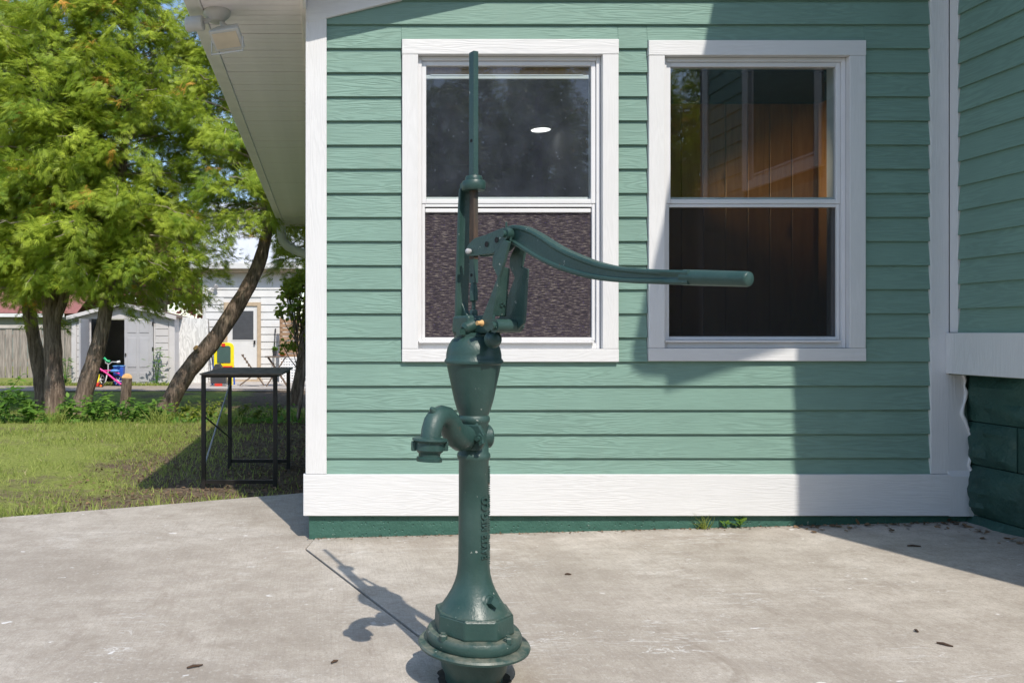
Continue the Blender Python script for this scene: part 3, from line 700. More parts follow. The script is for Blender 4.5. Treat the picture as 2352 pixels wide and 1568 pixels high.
# drain plug low on the bell
a = tocam+R(40); od = Vector((math.cos(a), math.sin(a), .35)).normalized()
pc = axis+Vector((math.cos(a)*.060, math.sin(a)*.060, zy(1372)))
b = MB(); b.lathe([(.034, -.05), (.031, -.01), (.029, .014), (.023, .018), (.018, .013)], pc, 24, od); plug = b.build('plug_boss', M['pump'], pump, 40)
b = MB(); sd = od.cross(up).normalized(); u2 = sd.cross(od)
b.lathe([(.018, .010), (.018, .018), (.014, .020)], pc, 20, od); b.obox(pc+od*.028, (sd+u2, sd-u2, od), (.0115, .0115, .014)); b.build('plug', M['pump'], plug, 30)
# small threaded knob on the right of the column
a = tocam+R(110); od = Vector((math.cos(a), math.sin(a), 0)); pc = axis+od*.028+Vector((0, 0, zy(1002)))
b = MB(); b.lathe([(.036, 0), (.036, .022), (.030, .028), (.012, .030)], pc, 24, od); b.build('side_boss', M['pump'], pump, 40)
# spout
sdir = Vector((-.64, -.77, 0)).normalized(); sp = lambda r, y: axis+sdir*r+Vector((0, 0, CZ-(y-PY)/FD*(PZ+sdir.y*r)))
path = [(.030, 1000), (.055, 1005), (.085, 1006), (.112, 998), (.130, 984), (.146, 968), (.166, 957), (.190, 954), (.213, 958), (.232, 970), (.244, 988), (.251, 1010)]
b = MB(); b.tube([sp(r, y) for r, y in path], [.036, .038, .039, .038, .036, .034, .032, .0305, .030, .0295, .029, .029], 24); spout = b.build('spout', M['pump'], pump, 60)
b = MB(); sside = sdir.cross(up)
b.prism([(-.062, -.012), (-.045, -.038), (.045, -.038), (.062, -.012), (.062, .012), (.045, .040), (-.045, .040), (-.062, .012)], sp(.034, 1003), sside, up, sdir*.016); b.build('spout_flange', M['pump'], spout, bevel=.003)
b = MB(); b.bar(sp(.03, 968)-sside*.02, sp(.060, 1018)-sside*.062, .018, .010, sdir); b.bar(sp(.03, 968)+sside*.02, sp(.060, 1018)+sside*.062, .018, .010, sdir); b.build('flange_lug', M['pump'], spout, bevel=.003)
for s_ in (-1, 1):
    bb = MB(); bb.lathe([(.013, 0), (.013, .010)], sp(.05, 1003)+sside*s_*.050, 6, sdir); bb.lathe([(.007, .01), (.007, .020)], sp(.05, 1003)+sside*s_*.050, 8, sdir); bb.build('bolt', M['steel' if s_ > 0 else 'pump'], spout, 30)
pc = sp(.212, 958); b = MB(); b.lathe([(.012, 0), (.008, .012), (.004, .018)], pc+Vector((0, 0, .018))+sdir*.020, 10, sdir*.8+up*.7); b.build('spout_lug', M['pump'], spout, 50)
ec = sp(.252, 1006); ed = Vector((sdir.x*.06, sdir.y*.06, -1)).normalized()
b = MB(); b.lathe([(.028, -.004), (.050, .000), (.051, .006), (.044, .010), (.040, .014), (.041, .034), (.035, .040), (.031, .044), (.031, .052), (.037, .056), (.037, .066), (.026, .067), (.024, .03)], ec, 32, ed, cap=False); coup = b.build('hose_coupling', M['pump'], spout, 35)
for s_ in (-1, 1):
    bb = MB(); bb.obox(ec+ed*.022+Vector((s_*.046, 0, 0)), ((1, 0, 0), (0, 1, 0), ed), (.007, .008, .014)); bb.build('coupling_lug', M['pump'], coup, bevel=.003)
# head block above the dome
b = MB(); q = axis+hu*-.012+Vector((0, 0, zy(768)))
b.prism([(-.046, 0), (-.052, .012), (-.046, .058), (.034, .060), (.040, .03), (.040, 0)], q-hv*.040, hu, up, hv*.076); hb = b.build('head_block', M['pump'], pump, bevel=.008, seg=3)
b = MB(); b.lathe([(.056, zy(776)), (.056, zy(769)), (.045, zy(764))], axis, 32); b.build('collar_seat', M['pump'], pump, 40)
pc = HP(1075, 752, -.036); b = MB(); b.lathe([(.020, -.02), (.019, .012), (.011, .02)], pc, 16, hv*-1+up*-.4); b.obox(pc+(hv*-1+up*-.5).normalized()*.030, (hu, up, hv), (.009, .009, .011)); b.build('set_screw', M['pump'], hb, 40)
for s_ in (-1, 1):
    bb = MB(); bb.ball(axis+hu*-.055+hv*(.022*s_)+Vector((0, 0, zy(765))), .013, 8); bb.build('lug', M['pump'], hb, 60)
# guide post and top guide collar
pt = [(-.050, zy(728)), (-.046, zy(640)), (-.040, zy(560)), (-.034, zy(437))]
b = MB()
b.prism([(-.066, zy(728)), (-.058, zy(600)), (-.048, zy(470)), (-.043, zy(430)), (-.031, zy(430)), (-.036, zy(470)), (-.046, zy(600)), (-.054, zy(728))], axis-hv*.027, hu, up, hv*.046)
b.prism([(-.05, zy(436)), (-.05, zy(417)), (.0, zy(417)), (.0, zy(436))], axis-hv*.018, hu, up, hv*.036)
b.prism([(-.06, zy(728)), (-.055, zy(690)), (-.048, zy(700)), (-.02, zy(727))], axis-hv*.008, hu, up, hv*.014)
b.build('guide_post', M['pump'], pump, bevel=.003)
b = MB(); b.lathe([(.020, zy(438)), (.034, zy(438)), (.037, zy(434)), (.037, zy(420)), (.034, zy(416)), (.0265, zy(415)), (.0265, zy(408)), (.024, zy(405)), (.016, zy(405))], axis, 32, cap=True); b.build('guide_collar', M['pump'], pump, 35)
# plunger rod: painted above the collar, bare and rusty below
b = MB(); ra = R(20); rx = Vector((math.cos(ra), math.sin(ra), 0)); ry = Vector((-math.sin(ra), math.cos(ra), 0))
def rod(b, y0, y1, w_=.0125): b.obox(axis+Vector((0, 0, (zy(y0)+zy(y1))/2)), (hu, hv, up), (w_, w_*.72, abs(zy(y0)-zy(y1))/2))
rod(b, 404, 120); b.build('plunger_rod', M['pump'], pump, bevel=.0015)
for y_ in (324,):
    bb = MB(); bb.lathe([(.0055, 0), (.0055, .0006)], axis+hu*.0+hv*-.0093+Vector((0, 0, zy(y_))), 14, -hv); bb.build('rod_hole_disc', M['dark'], bpy.data.objects['plunger_rod'])  # flat dark disc on the rod, hole shade given as colour
b = MB(); rod(b, 405, 596, .012); b.build('bare_rod', M['rust'], pump, bevel=.0015)
b = MB(); rod(b, 594, 650, .0115); b.lathe(prof([(6, 640), (7, 655), (9.5, 668), (9.5, 690), (6, 693)]), axis, 20); b.lathe(prof([(4.5, 690), (4.5, 732)]), axis, 12); b.lathe(prof([(9, 724), (9, 714), (7, 711)]), axis, 6); b.build('rod_coupling', M['pump'], pump, 35)
bb = MB(); bb.lathe([(.0055, 0), (.0055, .0008)], axis-hv*.0085+Vector((0, 0, zy(632))), 14, -hv); bb.build('rod_hole_disc', M['dark'], bpy.data.objects['rod_coupling'])  # another flat disc, dark like the inside of a hole
# handle: forked plates with holes, curved I-beam arm, round grip
handle = thing  # placeholder, replaced below
def ring_hole_plate(b, poly, o, v, th): b.prism(poly, o+hv*v, hu, up, hv*th)
def U(p): return ((p-axis).dot(hu), p.z)
pa, pb = U(HP(1084, 576)), U(HP(1166, 536))
fork = [U(HP(*q, -.024)) for q in ((1069.4, 578.4), (1071, 584), (1077, 588), (1093, 588), (1112, 585), (1132, 583), (1144, 574), (1156, 560), (1173, 555), (1175, 528), (1156, 523), (1141, 528.5), (1115, 539.5), (1091, 547), (1079, 558.7), (1072, 569))]
top = [(1163, 526), (1185, 517.5), (1210, 521), (1240, 536), (1290, 567), (1337, 588), (1380, 603), (1436, 614), (1520, 619), (1590, 621)]
bot = [(1165, 556), (1185, 562), (1212, 578), (1252, 601), (1290, 619), (1337, 634), (1384, 644), (1450, 650), (1525, 653), (1590, 654)]
T3 = [HP(*q) for q in top]; B3 = [HP(*q) for q in bot]
def smooth_pts(pts, n=4):
    out = []
    for i in range(len(pts)-1):
        p0, p1, p2, p3 = pts[max(i-1, 0)], pts[i], pts[i+1], pts[min(i+2, len(pts)-1)]
        for k in range(n):
            t = k/n; out.append(.5*((2*p1)+(p2-p0)*t+(2*p0-5*p1+4*p2-p3)*t*t+(3*p1-p0-3*p2+p3)*t**3))
    return out+[pts[-1]]
T3 = smooth_pts(T3); B3 = smooth_pts(B3)
b = MB(); rings = []
for i, (t_, q_) in enumerate(zip(T3, B3)):
    h_ = (t_-q_).length; k_ = i/(len(T3)-1); fw = .0165; web = .0125+max(0, (k_-.90)/.10)*.004; d_ = (t_-q_).normalized()
    fl_ = .0075
    sect = [(-fw*.8, 0), (-fw, -fl_*.6), (-fw, -fl_*1.3), (-web, -fl_*2), (-web, -h_+fl_*2), (-fw, -h_+fl_*1.3), (-fw, -h_+fl_*.6), (-fw*.8, -h_), (fw*.8, -h_), (fw, -h_+fl_*.6), (fw, -h_+fl_*1.3), (web, -h_+fl_*2), (web, -fl_*2), (fw, -fl_*1.3), (fw, -fl_*.6), (fw*.8, 0)]
    rings.append([t_+hv*a_+d_*c_ for a_, c_ in sect])
n_ = 16; vs = [v for r in rings for v in r]
b.add(vs, [(i*n_+k_, i*n_+(k_+1)%n_, (i+1)*n_+(k_+1)%n_, (i+1)*n_+k_) for i in range(len(rings)-1) for k_ in range(n_)]+[list(range(n_)), [(len(rings)-1)*n_+k_ for k_ in range(n_)]])
handle = b.build('handle', M['pump'], pump, 30)
b = MB(); g0, g1 = HP(1570, 637), HP(1722, 641); dg_ = (g1-g0); r0 = .5*(HP(1590, 619)-HP(1590, 655)).length; r1 = .5*(HP(1712, 623)-HP(1712, 659)).length
b.tube([g0, g0+dg_*.25, g0+dg_*.6, g0+dg_*.965, g0+dg_*.99, g1], [r0, r0*1.0, (r0+r1)/2, r1, r1*.93, r1*.80], 28); b.build('grip', M['pump'], handle, 40)
for v_ in (-.026, .018):
    b = MB(); b.prism(fork, axis+hv*v_, hu, up, hv*.008); fk = b.build('fork_plate', M['pump'], handle, bevel=.002)
    if v_ < 0:
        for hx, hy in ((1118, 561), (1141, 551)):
            p_ = HP(hx, hy, v_-.0005); bb = MB(); bb.lathe([(.0085, 0), (.0085, .001)], p_-hv*.0006, 18, -hv); bb.build('hole_disc', M['dark'], fk)  # dark discs on the plate face, painted shade instead of cut holes
b = MB(); pv = HP(1160, 537, -.034)+hv*.034; b.lathe([(.0175, -.036), (.0175, .032)], pv, 20, hv); b.lathe([(.010, -.046), (.010, .040)], pv, 12, hv); b.build('pivot_pin', M['pump'], handle, 35)
b = MB(); pv = HP(1075, 577, -.034)+hv*.034; b.lathe([(.0075, -.034), (.0075, .034)], pv, 12, hv); b.ball(pv-hv*.034, .009, 8); b.build('rod_pin', M['steel'], handle, 35)
b = MB(); pv = HP(1163, 524, -.03); b.tube([pv, pv+up*.018], .003, 6); b.build('cotter', M['pump'], handle)
# fulcrum: two tapered plates joined by a web
fp = [U(HP(*q, -.034)) for q in ((1156, 548), (1141, 571), (1133, 590), (1132, 610), (1144, 636), (1129, 677), (1108, 731), (1112, 754), (1122, 762), (1146, 762), (1164, 742), (1166, 726), (1172, 616), (1159, 611), (1165, 583), (1172, 560), (1170, 548))]
fl_ = [U(HP(*q, -.034)) for q in ((1156, 548), (1141, 571), (1133, 590), (1132, 610), (1144, 636), (1129, 677), (1108, 731), (1112, 754), (1122, 764), (1134, 752), (1134, 722), (1148, 637), (1160, 600), (1171, 556))]
b = MB(); b.prism(fl_, axis-hv*.037, hu, up, hv*.009); fulc = b.build('fulcrum', M['pump'], pump, bevel=.002)
b = MB(); b.prism(fp, axis+hv*.026, hu, up, hv*.009); b.build('fulcrum_plate', M['pump'], fulc, bevel=.002)
tl, bl = U(HP(1151, 612, -.034)), U(HP(1133, 726, -.034))
def WP(u_, v_, z_): return axis+hu*u_+hv*v_+up*z_
b = MB(); fr_ = [WP(tl[0], -.030, tl[1]), WP(tl[0], -.001, tl[1]-.004), WP(bl[0], .014, bl[1]), WP(bl[0], -.030, bl[1])]; bk_ = [q-hu*.009 for q in fr_]
b.add(fr_+bk_, [(0, 1, 2, 3), (4, 5, 6, 7)]+[(i, (i+1) % 4, 4+(i+1) % 4, 4+i) for i in range(4)]); b.build('fulcrum_web', M['pump'], fulc, bevel=.002)
cu = bpy.data.curves.new('txt', 'FONT'); cu.body = 'C4'; cu.size = .018; cu.extrude = .0022
to = bpy.data.objects.new('txt', cu); COL.objects.link(to); bpy.context.view_layer.update()
me = bpy.data.meshes.new_from_object(to.evaluated_get(bpy.context.evaluated_depsgraph_get())); bpy.data.objects.remove(to)
ck = .80; o_ = WP(tl[0]+(bl[0]-tl[0])*ck+.0006, -.018, tl[1]+(bl[1]-tl[1])*ck); dn = (up*(tl[1]-bl[1])+hu*(tl[0]-bl[0])).normalized(); nf = hv.cross(dn); nf = nf if nf.dot(hu) > 0 else -nf
for v in me.vertices: v.co = o_+hv*v.co.x+dn*v.co.y+nf*v.co.z
me.materials.append(M['pump']); lt = bpy.data.objects.new('lettering', me); COL.objects.link(lt); adopt(lt, fulc)
b = MB(); pv = HP(1132, 748, -.05)+hv*.05; b.lathe([(.020, -.045), (.020, .045)], pv, 20, hv); b.lathe([(.012, -.056), (.012, .056)], pv, 12, hv); b.build('fulcrum_pin', M['pump'], fulc, 35)
b = MB(); b.bar(axis+hu*.02+Vector((0, 0, zy(752))), HP(1146, 752, 0), .036, .036, hv); b.build('pivot_bracket', M['pump'], pump, bevel=.006)
b = MB(); pv = HP(1132, 779, -.012); b.ball(pv, .027, 16); b.lathe([(.018, 0), (.019, .030), (.015, .034)], pv, 18, hu*.75-hv*.4); b.build('pivot_boss', M['pump'], pump, 50)
b = MB(); pv = HP(1108, 742, -.036); b.ball(pv, .010, 10); b.lathe([(.007, 0), (.007, .02)], pv, 8, -hv); b.build('brass_nut', M['cut'], pump, 50)

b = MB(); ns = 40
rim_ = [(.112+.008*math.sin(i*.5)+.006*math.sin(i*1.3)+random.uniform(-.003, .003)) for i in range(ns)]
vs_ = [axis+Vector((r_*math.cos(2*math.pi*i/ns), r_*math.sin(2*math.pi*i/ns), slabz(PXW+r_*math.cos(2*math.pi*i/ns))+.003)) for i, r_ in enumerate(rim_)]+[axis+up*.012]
b.add(vs_, [(i, (i+1) % ns, ns) for i in range(ns)]); struct(b.build('soil_shade_patch', M['soil'], smooth=60))  # soil around the casing, also standing in for shadow under the base plate
# ------------------------------------------------------------------ weeds and scraps on the patio
BL = np.array([[-.5, 0, 0], [.5, 0, 0], [.32, .5, .03], [-.32, .5, .03], [0, 1, .16]]); BL[:, 0] *= .09
BLF = np.array([[0, 1, 2], [0, 2, 3], [3, 2, 4]])
def tuft(name, label, p, n, h, spread, cat='plant', mat='grass', group=None, wid=1.0, lean=.5):
    pos = np.array(p)+np.c_[rng.normal(0, spread, n), rng.normal(0, spread*.4, n), np.zeros(n)]
    d = np.c_[rng.normal(0, lean, n), rng.normal(0, lean*.6, n)-.1, np.ones(n)]
    T = BL.copy(); T[:, 0] *= wid; T[:, 2] *= 3
    V, F, t = scatter(T, BLF, pos, d, unit(n), rng.uniform(.5, 1, n)*h, rng.uniform(.1, .9, n))
    o = link(name, mesh_np(name, V, F, M[mat], t)); return tag(o, label, cat, group)
p = P(1618, 1208, -.03); tuft('grass_tuft', 'spiky grass tuft growing at the foundation below the second window', (p.x, -.03, slabz(p.x)-.004), 42, .115, .018, lean=.55, wid=.5)
LF = np.array([[0, 0, 0], [.22, .25, .02], [.27, .55, .03], [0, 1, 0], [-.27, .55, .03], [-.22, .25, .02], [0, .5, -.03]])
LFF = np.array([[0, 1, 6], [1, 2, 6], [2, 3, 6], [3, 4, 6], [4, 5, 6], [5, 0, 6]])
def weed(name, label, p, n, size, mat='leaf', r=.03, h=.04, group=None):
    ang = np.linspace(0, 6.28, n, endpoint=False)+rng.normal(0, .3, n)
    d = np.c_[np.cos(ang), np.sin(ang), rng.uniform(.2, .9, n)]
    pos = np.array(p)+np.c_[np.cos(ang)*r*.2, np.sin(ang)*r*.2, rng.uniform(.3, 1, n)*h]
    V, F, t = scatter(LF, LFF, pos, d, np.tile([0, 0, 1.], (n, 1))+unit(n)*.3, rng.uniform(.6, 1.1, n)*size, rng.uniform(.2, .95, n))
    st = MB(); st.tube([p, Vector(p)+up*h], .0025, 5)
    o = link(name, mesh_np(name, V, F, M[mat], t)); tag(o, label, 'plant', group)
    s2 = st.build('stem', M['leaf'], o); return o
for (x_, y_, n_, s_, lab) in ((1700, 1212, 9, .055, 'bright green broad-leaved weed at the foot of the dark green foundation'), (1668, 1212, 7, .035, 'small dull weed between the grass tuft and the broad-leaved weed')):
    p = P(x_, y_, -.035); weed('weed', lab, Vector((p.x, -.035, slabz(p.x)-.003)), n_, s_)
def onslab(x, y):                           # picture point on the patio
    z = 0
    for _ in range(4):
        Z = (CZ-z)*FD/(y-PY); X = (x-PX)/FD*Z; z = slabz(X)
    return Vector((X, Z+CY, z))
for x_, y_, L, a_, lab in ((448, 1532, .055, 25, 'dark dry twig on the concrete beside the bottom of the pump joint'), (769, 1521, .03, 40, 'short dark twig on the concrete near the pump spout shadow'), (1305, 1320, .028, -4, 'brown bark scrap on the concrete to the handle side of the pump'), (2105, 1450, .02, 80, 'tiny black scrap on the open concrete'), (2170, 1482, .045, -50, 'thin curled twig on the open concrete'), (2100, 1255, .06, -8, 'dark twig lying in the wing shadow')):
    p = onslab(x_, y_); d_ = Vector((math.cos(R(a_)), math.sin(R(a_)), 0)); b = MB(); q_ = Vector((-d_.y, d_.x, 0))
    b.tube([p-d_*L*.5+up*.004, p-d_*L*.1+q_*L*.05+up*.006, p+d_*L*.2+up*.005, p+d_*L*.5+q_*L*.06+up*.004], [.003, .0045, .004, .002], 6); tag(b.build('twig', M['twig_dark'], smooth=60), lab, 'twig')
# brown leaves blown into the inner corner
n = 120; t_ = rng.uniform(0, 1, n)
pos = np.c_[3.36-rng.exponential(.05, n)-.02, -1.2*t_**1.4-.03, np.zeros(n)]; sel = rng.uniform(size=n) < .35
pos[sel, 0] = rng.uniform(2.5, 3.3, sel.sum()); pos[sel, 1] = -.03-rng.exponential(.05, sel.sum())
pos[:, 2] = [slabz(q)+.006 for q in pos[:, 0]]
V, F, tt = scatter(LF, LFF, pos, np.c_[rng.normal(size=(n, 2)), rng.normal(0, .15, n)], np.tile([0, 0, 1.], (n, 1))+unit(n)*.5, rng.uniform(.012, .05, n), rng.uniform(0, 1, n))
o = link('fallen_leaves', mesh_np('fallen_leaves', V, F, M['litter'], tt)); o['kind'] = 'stuff'; o['label'] = 'dry brown leaves blown into the inner corner of the patio'; o['category'] = 'leaves'
# grit along the foundation
n = 700; pos = np.c_[rng.uniform(-.1, 3.4, n), -.016-rng.exponential(.012, n), np.zeros(n)]; pos[:, 2] = [slabz(q)+.002 for q in pos[:, 0]]
V, F, tt = scatter(LF, LFF, pos, np.c_[rng.normal(size=(n, 2)), rng.normal(0, .2, n)], np.tile([0, 0, 1.], (n, 1))+unit(n)*.6, rng.uniform(.004, .016, n), rng.uniform(0, 1, n))
o = link('foundation_grit', mesh_np('foundation_grit', V, F, M['litter'], tt)); o['kind'] = 'stuff'; o['label'] = 'line of grit and bits along the foundation'; o['category'] = 'grit'

# ------------------------------------------------------------------ lawn grass and litter
def dens(X, Y): return .5+.28*math.sin(X*1.7+Y*.9)+.22*math.sin(X*3.9-Y*2.6+1)+.2*math.sin(X*7.3+Y*6.1)
pos = []; hs = []
for _ in range(120000):
    X = random.uniform(-6.5, -.2); Y = random.uniform(.3, 9.6)
    if Y < e(X)+.03 or abs(X/(Y-CY)) > .45: continue
    bare = max(0, min(1, (X+2.1)/1.5))*.85
    if Y > 7.6: bare *= .3
    if random.random() > max(.10, dens(X, Y))*(1-bare): continue
    pos.append((X, Y, gz(X, Y)-.004)); hs.append(random.uniform(.025, .068)*(1.3 if Y > 5 else 1))
for _ in range(130):                        # longer tufts along the patio edge
    X = random.uniform(-3.4, -.3); Y = e(X)+abs(random.gauss(.03, .12))
    for k_ in range(random.randint(3, 14)):
        pos.append((X+random.gauss(0, .02), max(Y+random.gauss(0, .02), e(X)+.015), gz(X, Y)-.01)); hs.append(random.uniform(.05, .13))
pos = np.array(pos); n = len(pos); hs = np.array(hs)
T = BL.copy(); T[:, 0] *= 1.5; T[:, 2] *= 1.5
V, F, tt = scatter(T, BLF, pos, np.c_[rng.normal(0, .5, (n, 2)), np.ones(n)], unit(n), hs, rng.uniform(0, 1, n))
o = link('grass', mesh_np('grass', V, F, M['grass'], tt)); o['kind'] = 'stuff'; o['label'] = 'short patchy lawn grass beside the patio'; o['category'] = 'grass'
n = 6500; pos = np.c_[-2.0*rng.uniform(0, 1, n)**1.5-.15, rng.uniform(.8, 7.5, n), np.zeros(n)]
pos = pos[[q[1] > e(q[0])+.02 for q in pos]]; n = len(pos); pos[:, 2] = [gz(a, b_)+.006 for a, b_, _ in pos]
V, F, tt = scatter(LF*np.array([.8, 1, 1]), LFF, pos, np.c_[rng.normal(size=(n, 2)), rng.normal(0, .3, n)], np.tile([0, 0, 1.], (n, 1))+unit(n)*.6, rng.uniform(.012, .045, n), rng.uniform(0, 1, n))
o = link('leaf_litter', mesh_np('leaf_litter', V, F, M['litter'], tt)); o['kind'] = 'stuff'; o['label'] = 'dry leaf litter on the bare soil under the table'; o['category'] = 'leaves'

# ------------------------------------------------------------------ work table on the lawn
Yf, Yb = 2.04, 3.05
tb = thing('work_table', 'tall narrow black metal frame table with weathered top on the lawn', 'table', (-1.3, 2.6, -.14))
cor = {(0, 0): (S(497, 0, Yf).x, Yf), (1, 0): (S(672, 0, Yf).x, Yf), (0, 1): (S(561, 0, Yb).x, Yb), (1, 1): (S(704, 0, Yb).x, Yb)}
TZ = CZ-(914-813)/1993*(Yf-CY)
for kx, (x_, y_) in cor.items():
    b = MB(); b.box(x_-.017, x_+.017, y_-.017, y_+.017, gz(x_, y_)-.03, TZ); b.build('leg', M['black'], tb, bevel=.003)
q = lambda a, z_: Vector((*cor[a], z_))
for a, b_, z_ in (((0, 0), (1, 0), .055), ((0, 1), (1, 1), .06)):
    m_ = MB(); m_.bar(q(a, z_-.14), q(b_, z_-.14), .02, .03); m_.build('foot_rail', M['black'], tb, bevel=.002)
for a, b_ in (((0, 0), (1, 0)), ((0, 1), (1, 1)), ((0, 0), (0, 1)), ((1, 0), (1, 1))):
    m_ = MB(); m_.bar(q(a, TZ-.012), q(b_, TZ-.012), .02, .022); m_.build('apron_rail', M['black'], tb, bevel=.002)
m_ = MB(); m_.tube([q((0, 0), .02), q((0, 1), .62)], .007, 7); m_.build('brace', M['steel'], tb)
m_ = MB(); m_.tube([q((0, 0), .42)+Vector((.015, 0, 0)), q((0, 1), .12)+Vector((.015, 0, 0))], .007, 7); m_.build('brace', M['black'], tb)
x0, x1 = S(487, 0, Yf-.05).x, S(690, 0, Yf-.05).x; x2, x3 = S(545, 0, Yb+.06).x, S(716, 0, Yb+.06).x
m_ = MB(); vs = [Vector((x0, Yf-.06, TZ)), Vector((x1, Yf-.06, TZ)), Vector((x3, Yb+.06, TZ)), Vector((x2, Yb+.06, TZ))]; vs += [v+up*.012 for v in vs]
m_.add(vs, [(0, 1, 2, 3), (4, 5, 6, 7)]+[(i, (i+1)%4, 4+(i+1)%4, 4+i) for i in range(4)]); m_.build('table_top', M['tabletop'], tb, bevel=.002)

# ------------------------------------------------------------------ trees
def spray():
    V = []; F = []
    def tri(a, b_, c_): F.append([len(V), len(V)+1, len(V)+2]); V.extend([a, b_, c_])
    tri((-.08, .05, 0), (.08, .05, 0), (0, 1.05, -.06))
    for i in range(3):
        t = .08+.27*i; wd = (.40, .42, .28)[i]
        for s_ in (-1, 1):
            q = t+(.10 if s_ > 0 else 0)
            tri((0, q-.10, 0), (s_*wd*.50, q+.04, -.01), (s_*wd, q+.36, -.06))
    return np.array(V), np.array(F)
SPV, SPF = spray()
def trunk_mesh(b, pts, rad, n=11):
    pts = smooth_pts([Vector(p) for p in pts], 5); m_ = len(pts)
    rr = [np.interp(i/(m_-1), np.linspace(0, 1, len(rad)), rad)*random.uniform(.93, 1.07) for i in range(m_)]
    b.tube(pts, rr, n); return pts, rr
def cedar(name, label, path, rad, h0, top, R0, nb, group='cedar trees beyond the lawn', mat='cedar', dens=1.0, low=None, extra=None, spr=(.075, .155)):
    base = Vector(path[0]); t = thing(name, label, 'tree', base, group)
    b = MB(); pts, rr = trunk_mesh(b, path, rad)
    if extra:
        for pth, rd in extra: trunk_mesh(b, pth, rd, 8)
    tr_ = b.build('trunk', M['bark'], t, 60)
    P_ = []; D_ = []; br = MB(); Ctr = []
    ztop = pts[-1].z
    for i in range(nb):
        f = (i+random.random())/nb; z_ = h0+(top-h0)*f
        c_ = min(pts, key=lambda q: abs(q.z-z_)) if z_ < ztop else pts[-1]+up*(z_-ztop)
        c_ = Vector((c_.x, c_.y, z_))
        a = i*2.399+random.uniform(-.5, .5)
        L = R0*(1-f)**.55*random.uniform(.65, 1.12)*(1 if f > .08 else .8)+.15
        d = Vector((math.cos(a), math.sin(a), 0)); rise = random.uniform(-.05, .35)+.5*f
        pp = []
        for s_ in range(8):
            u = s_/7; pp.append(c_+d*(L*u)+up*(L*(rise*u-.50*u*u*(1-f*.4)+.10*u**4))+Vector((random.gauss(0, .03), random.gauss(0, .03), random.gauss(0, .03)))*u)
        br.tube(pp, [max(.004, .030*(1-f*.5)*(1-u_/7.5)) for u_ in range(8)], 5)
        ncl = max(4, int(L*8.4*dens))
        for c2 in range(ncl):
            u = .22+.80*((c2+random.random())/ncl); k_ = min(6, int(u*7)); q_ = pp[k_].lerp(pp[k_+1], min(1, u*7-k_))
            side = d.cross(up)*random.uniform(-1, 1)*(.42*L*(1-.5*u)+.05)
            cc = q_+side+up*random.uniform(-.16, .05)
            od = (d*random.uniform(.3, 1)+side.normalized()*.5 if side.length > 0 else d)
            Ctr.append((*cc, od.x, od.y))
    Ctr = np.array(Ctr); nc = len(Ctr); m_ = 40
    cen = np.repeat(Ctr, m_, axis=0); N = len(cen)
    ax_ = np.c_[Ctr[:, 3:5]*.9, np.full(nc, -.35)]+rng.normal(0, .38, (nc, 3)); ax_ /= np.linalg.norm(ax_, axis=1, keepdims=True)
    nn_ = np.c_[Ctr[:, 3:5]*.45, np.full(nc, .75)]+rng.normal(0, .35, (nc, 3)); sd_ = np.cross(ax_, nn_); sd_ /= np.linalg.norm(sd_, axis=1, keepdims=True); nn_ = np.cross(sd_, ax_)
    ln_ = rng.uniform(.26, .46, nc)
    ax, sd, nn, ln = (np.repeat(q, m_, axis=0) for q in (ax_, sd_, nn_, ln_))
    u = rng.uniform(0, 1, N); sg = rng.uniform(-1, 1, N); wdt = .52*np.sin(np.pi*(.12+.80*u))*ln
    pos = cen[:, :3]+ax*((u-.4)*ln)[:, None]+sd*(sg*wdt)[:, None]+nn*(rng.normal(0, .022, N)-.25*ln*u*u)[:, None]+rng.normal(0, .018, (N, 3))
    dv = ax*.8+sd*(sg*.9)[:, None]+rng.normal(0, .25, (N, 3))+np.array([0, 0, -.12])
    nm = nn+rng.normal(0, .35, (N, 3))
    tint = np.clip(np.repeat(rng.uniform(.15, .8, nc), m_)+rng.normal(0, .12, N), 0, .94)
    orange = np.repeat(rng.uniform(size=nc) < .034, m_) & (rng.uniform(size=N) < .55); tint[orange] = .99
    V, F, tt = scatter(SPV, SPF, pos, dv, nm, rng.uniform(spr[0], spr[1], N), tint)
    o = link('crown', mesh_np('crown', V, F, M[mat], tt)); adopt(o, t)
    br.build('branches', M['twig'], t, 60)
    return t
def TP(x, y, Y): return P(x, y, Y)
YT = 8.8
def G(v, dz=.06): return Vector((v.x, v.y, gz(v.x, v.y)-dz))
b1 = G(TP(128, 950, YT))
cedar('cedar_tree', 'tallest cedar with a thick upright forked trunk beside the leaning ones', [b1, TP(124, 860, YT), TP(118, 720, YT), TP(112, 560, YT), TP(116, 300, YT), TP(130, 0, YT), TP(135, -260, YT)], [.19, .15, .14, .12, .09, .06, .02], 1.95, 7.0, 1.85, 106,
      extra=[([TP(120, 760, YT), TP(145, 690, YT-.05), TP(160, 620, YT), TP(175, 480, YT)], [.085, .075, .06, .03])])
b2 = G(TP(100, 925, 10.2))
cedar('cedar_tree', 'cedar with a slim dark trunk curving behind the forked one', [b2, TP(92, 860, 10.2), TP(68, 720, 10.2), TP(55, 600, 10.2), TP(45, 350, 10.2), TP(40, 50, 10.2)], [.15, .13, .12, .10, .07, .03], 2.15, 6.9, 1.8, 78)
b3 = G(TP(178, 948, 8.6))
cedar('cedar_tree', 'cedar whose trunk leans away from the forked one in front of the open shed', [b3, TP(200, 880, 8.6), TP(232, 770, 8.65), TP(246, 690, 8.7), TP(262, 560, 8.8), TP(285, 350, 8.9), TP(300, 100, 9), TP(310, -200, 9)], [.17, .14, .12, .11, .09, .07, .05, .02], 1.95, 6.9, 2.05, 116)
b4 = G(TP(365, 928, 8.9), .2)
